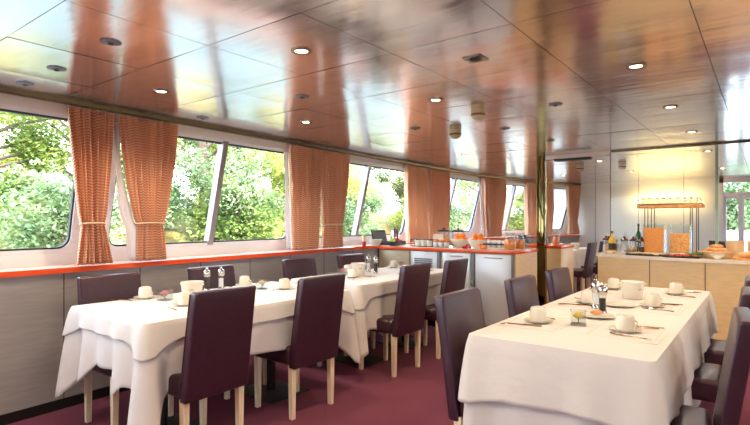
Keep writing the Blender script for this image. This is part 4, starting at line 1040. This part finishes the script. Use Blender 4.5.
# ------------------------------------------------------------------ outside
b = MB(); b.box(-60, 60, -40, 120, -1.6, -1.4); o = b.build('river', 'water'); o['kind'] = 'structure'
def bank(sg):
    rg = random.Random(21)
    m = MB()
    def fn(u, v):
        Y = -30+v*130; x = -15-u*40; h = -1.5+2.4*min(1, u*4.5)+1.6*u+.25*sin(Y*.9+u*20)*min(1, u*6)+.15*sin(Y*2.3+x)
        return (sg*x, Y, h)
    m.grid(fn, 40, 90); return m.build('river_bank', 'bank')
o = bank(1); o['kind'] = 'structure'; o = bank(-1); o['kind'] = 'structure'
def make_tree(idx, seed, H=9, R=3.0, leaves=5200, lm=0):
    rg = random.Random(seed); r = thing('tree', '', 'tree')
    m = MB(); pts = [(0, 0, -1), (.05, .1, H*.3), (.15, 0, H*.6), (0, .1, H*.9)]; m.tube(pts, [.22, .17, .11, .03], 8)
    cl = []
    for k in range(22):
        a = rg.uniform(0, 2*pi); h = H*(.10+.85*k/22); q = R*(.25+.65*sin(pi*min(1, (.18+.8*k/22))))*rg.uniform(.45, 1)
        c = (q*cos(a), q*sin(a), h); cl.append((c, rg.uniform(.45, 1.0)))
        m.tube([(0, .05, h*.75), (c[0]*.5, c[1]*.5, h*.9), c], [.06, .04, .015], 5)
    m.build('trunk', 'bark', r)
    vs = []; fs = []
    for i in range(leaves):
        c, q = rg.choice(cl); th_ = rg.uniform(0, 2*pi); u = rg.uniform(-1, 1); rad = q*(rg.random()**.4); s = sqrt(1-u*u)
        p = (c[0]+rad*s*cos(th_), c[1]+rad*s*sin(th_), c[2]+rad*u*.8)
        a = rg.uniform(0, 2*pi); t = rg.uniform(-.9, .9); l = rg.uniform(.035, .075); w = l*.6
        d = (cos(a)*cos(t), sin(a)*cos(t), sin(t)); e = (-sin(a), cos(a), rg.uniform(-.6, .6))
        k = len(vs)
        vs += [(p[0]-d[0]*l, p[1]-d[1]*l, p[2]-d[2]*l), (p[0]+e[0]*w, p[1]+e[1]*w, p[2]+e[2]*w), (p[0]+d[0]*l, p[1]+d[1]*l, p[2]+d[2]*l), (p[0]-e[0]*w, p[1]-e[1]*w, p[2]-e[2]*w)]
        fs.append((k, k+1, k+2, k+3))
    m = MB(); m.v = vs; m.f = fs; m.sm = [False]*len(fs); m.build('foliage', LEAF[lm], r)
    return Proto(r)
TR = [make_tree(0, 1, 5.2, 2.5, 17000, 0), make_tree(1, 2, 4.8, 2.4, 17000, 1), make_tree(2, 3, 5.4, 2.5, 17000, 2), make_tree(3, 4, 2.4, 1.4, 9000, 0), make_tree(4, 5, 2.2, 1.4, 9000, 2)]
KN_ = ['dark green', 'yellow green', 'blue green', 'low dark green', 'low blue green']
PLC = [(-13.5, 3.2, 0), (-14.5, 6.0, 1), (-16.5, 1.0, 0), (-12.8, 8.6, 2), (-15, 11.5, 1), (-17, 9, 0), (-13.8, 14.5, 1), (-16, 18, 2), (-14, 21, 0), (-16, 25.5, 1), (-14.5, 30, 2), (-17, 35, 1), (-15, 41, 0), (-17, 49, 1), (-15, 60, 2),
       (-18, 14, 2), (-19, 5, 2), (-19.5, 22, 0), (-11.6, 4.4, 4), (-11.5, 8.8, 3), (-11.6, 14, 4), (-12, 22, 4), (-12, 31, 3)]
NTH = ['first window', 'first window', 'second window', 'third window', 'fourth window', 'far windows']
for i, (x, y, k) in enumerate(PLC):
    ang = y/-x; w = 0 if ang < .38 else 2 if ang < .95 else 3 if ang < 1.5 else 4 if ang < 2.1 else 5
    t_ = TR[k].put((x*1.45, y*1.45, .4 if k < 3 else -.5), i*1.7, '%s %s on the bank through the %s, %s' % (KN_[k], 'bush' if k > 2 else 'tree', NTH[w], 'by the water' if x > -12.5 else 'front row' if x > -15.2 else 'rear row'), 'bank trees'); t_.scale = (1.45,)*3
for i, (x, y, k) in enumerate([(14, 2, 0), (14, 8, 1), (15, 14, 2), (14, 20, 0), (-2, 27, 0), (3, 30, 1), (-1.5, 24, 4)]):
    TR[k].put((x, y, .0), i*2.1, '%s tree beyond the %s' % (KN_[k], 'right-hand windows' if x > 10 else 'glazed far door'), 'bank trees')
rg = random.Random(4)
for i in range(16):
    m = MB(); m.blob((0, 0, 0), rg.uniform(.35, .7), 2, .12, sq=(1, 1.3, .7)); o = m.build('bank_rock', 'rock'); o.location = (-15.4-rg.uniform(0, 1.6), -1+i*2.2, -1.0+rg.uniform(0, .7)); tag(o, 'grey boulder at the water edge of the river bank', 'rock', 'boulders on the bank')
b = MB(); b.box(-2.5, 3, YF+.12, YF+2.5, -.1, -.0); o = b.build('deck', 'deck'); o['kind'] = 'structure'
bw = MB(); bw.box(-2.5, 3, YF+2.45, YF+2.5, 0, 1.15); o = bw.build('bulwark', 'hull'); tag(o, 'white bulwark outside the glazed far door', 'bulwark')

# ------------------------------------------------------------------ light, sky, camera
w = bpy.data.worlds.new('sky'); scene.world = w; w.use_nodes = True; nt = w.node_tree
bg = nt.nodes['Background']; bg.inputs['Strength'].default_value = 7
tc = nt.nodes.new('ShaderNodeTexCoord'); sx = nt.nodes.new('ShaderNodeSeparateXYZ'); nt.links.new(tc.outputs['Generated'], sx.inputs[0])
rp = nt.nodes.new('ShaderNodeValToRGB'); e = rp.color_ramp.elements; e[0].position = 0; e[0].color = (.92, .95, 1, 1); e[1].position = .8; e[1].color = (.62, .76, 1, 1)
nt.links.new(sx.outputs['Z'], rp.inputs[0]); nt.links.new(rp.outputs[0], bg.inputs['Color'])
sun = bpy.data.lights.new('sun', 'SUN'); sun.energy = 8; sun.angle = radians(4); sun.color = (1, .95, .86)
so = bpy.data.objects.new('sun', sun); COL.objects.link(so); so.rotation_euler = (radians(20), radians(48), radians(0)); so.location = (10, 0, 20)
cam = bpy.data.cameras.new('camera'); co = bpy.data.objects.new('camera', cam); COL.objects.link(co)
co.location = (0, 0, 1.4); co.rotation_euler = (pi/2, 0, .655); cam.sensor_width = 36; cam.lens = 509.5/750*36; cam.shift_y = 8/750; cam.clip_start = .05; cam.clip_end = 300
scene.camera = co
scene.view_settings.view_transform = 'Standard'; scene.view_settings.look = 'None'; scene.view_settings.gamma = 1; scene.view_settings.exposure = .72
scene.view_settings.use_curve_mapping = False
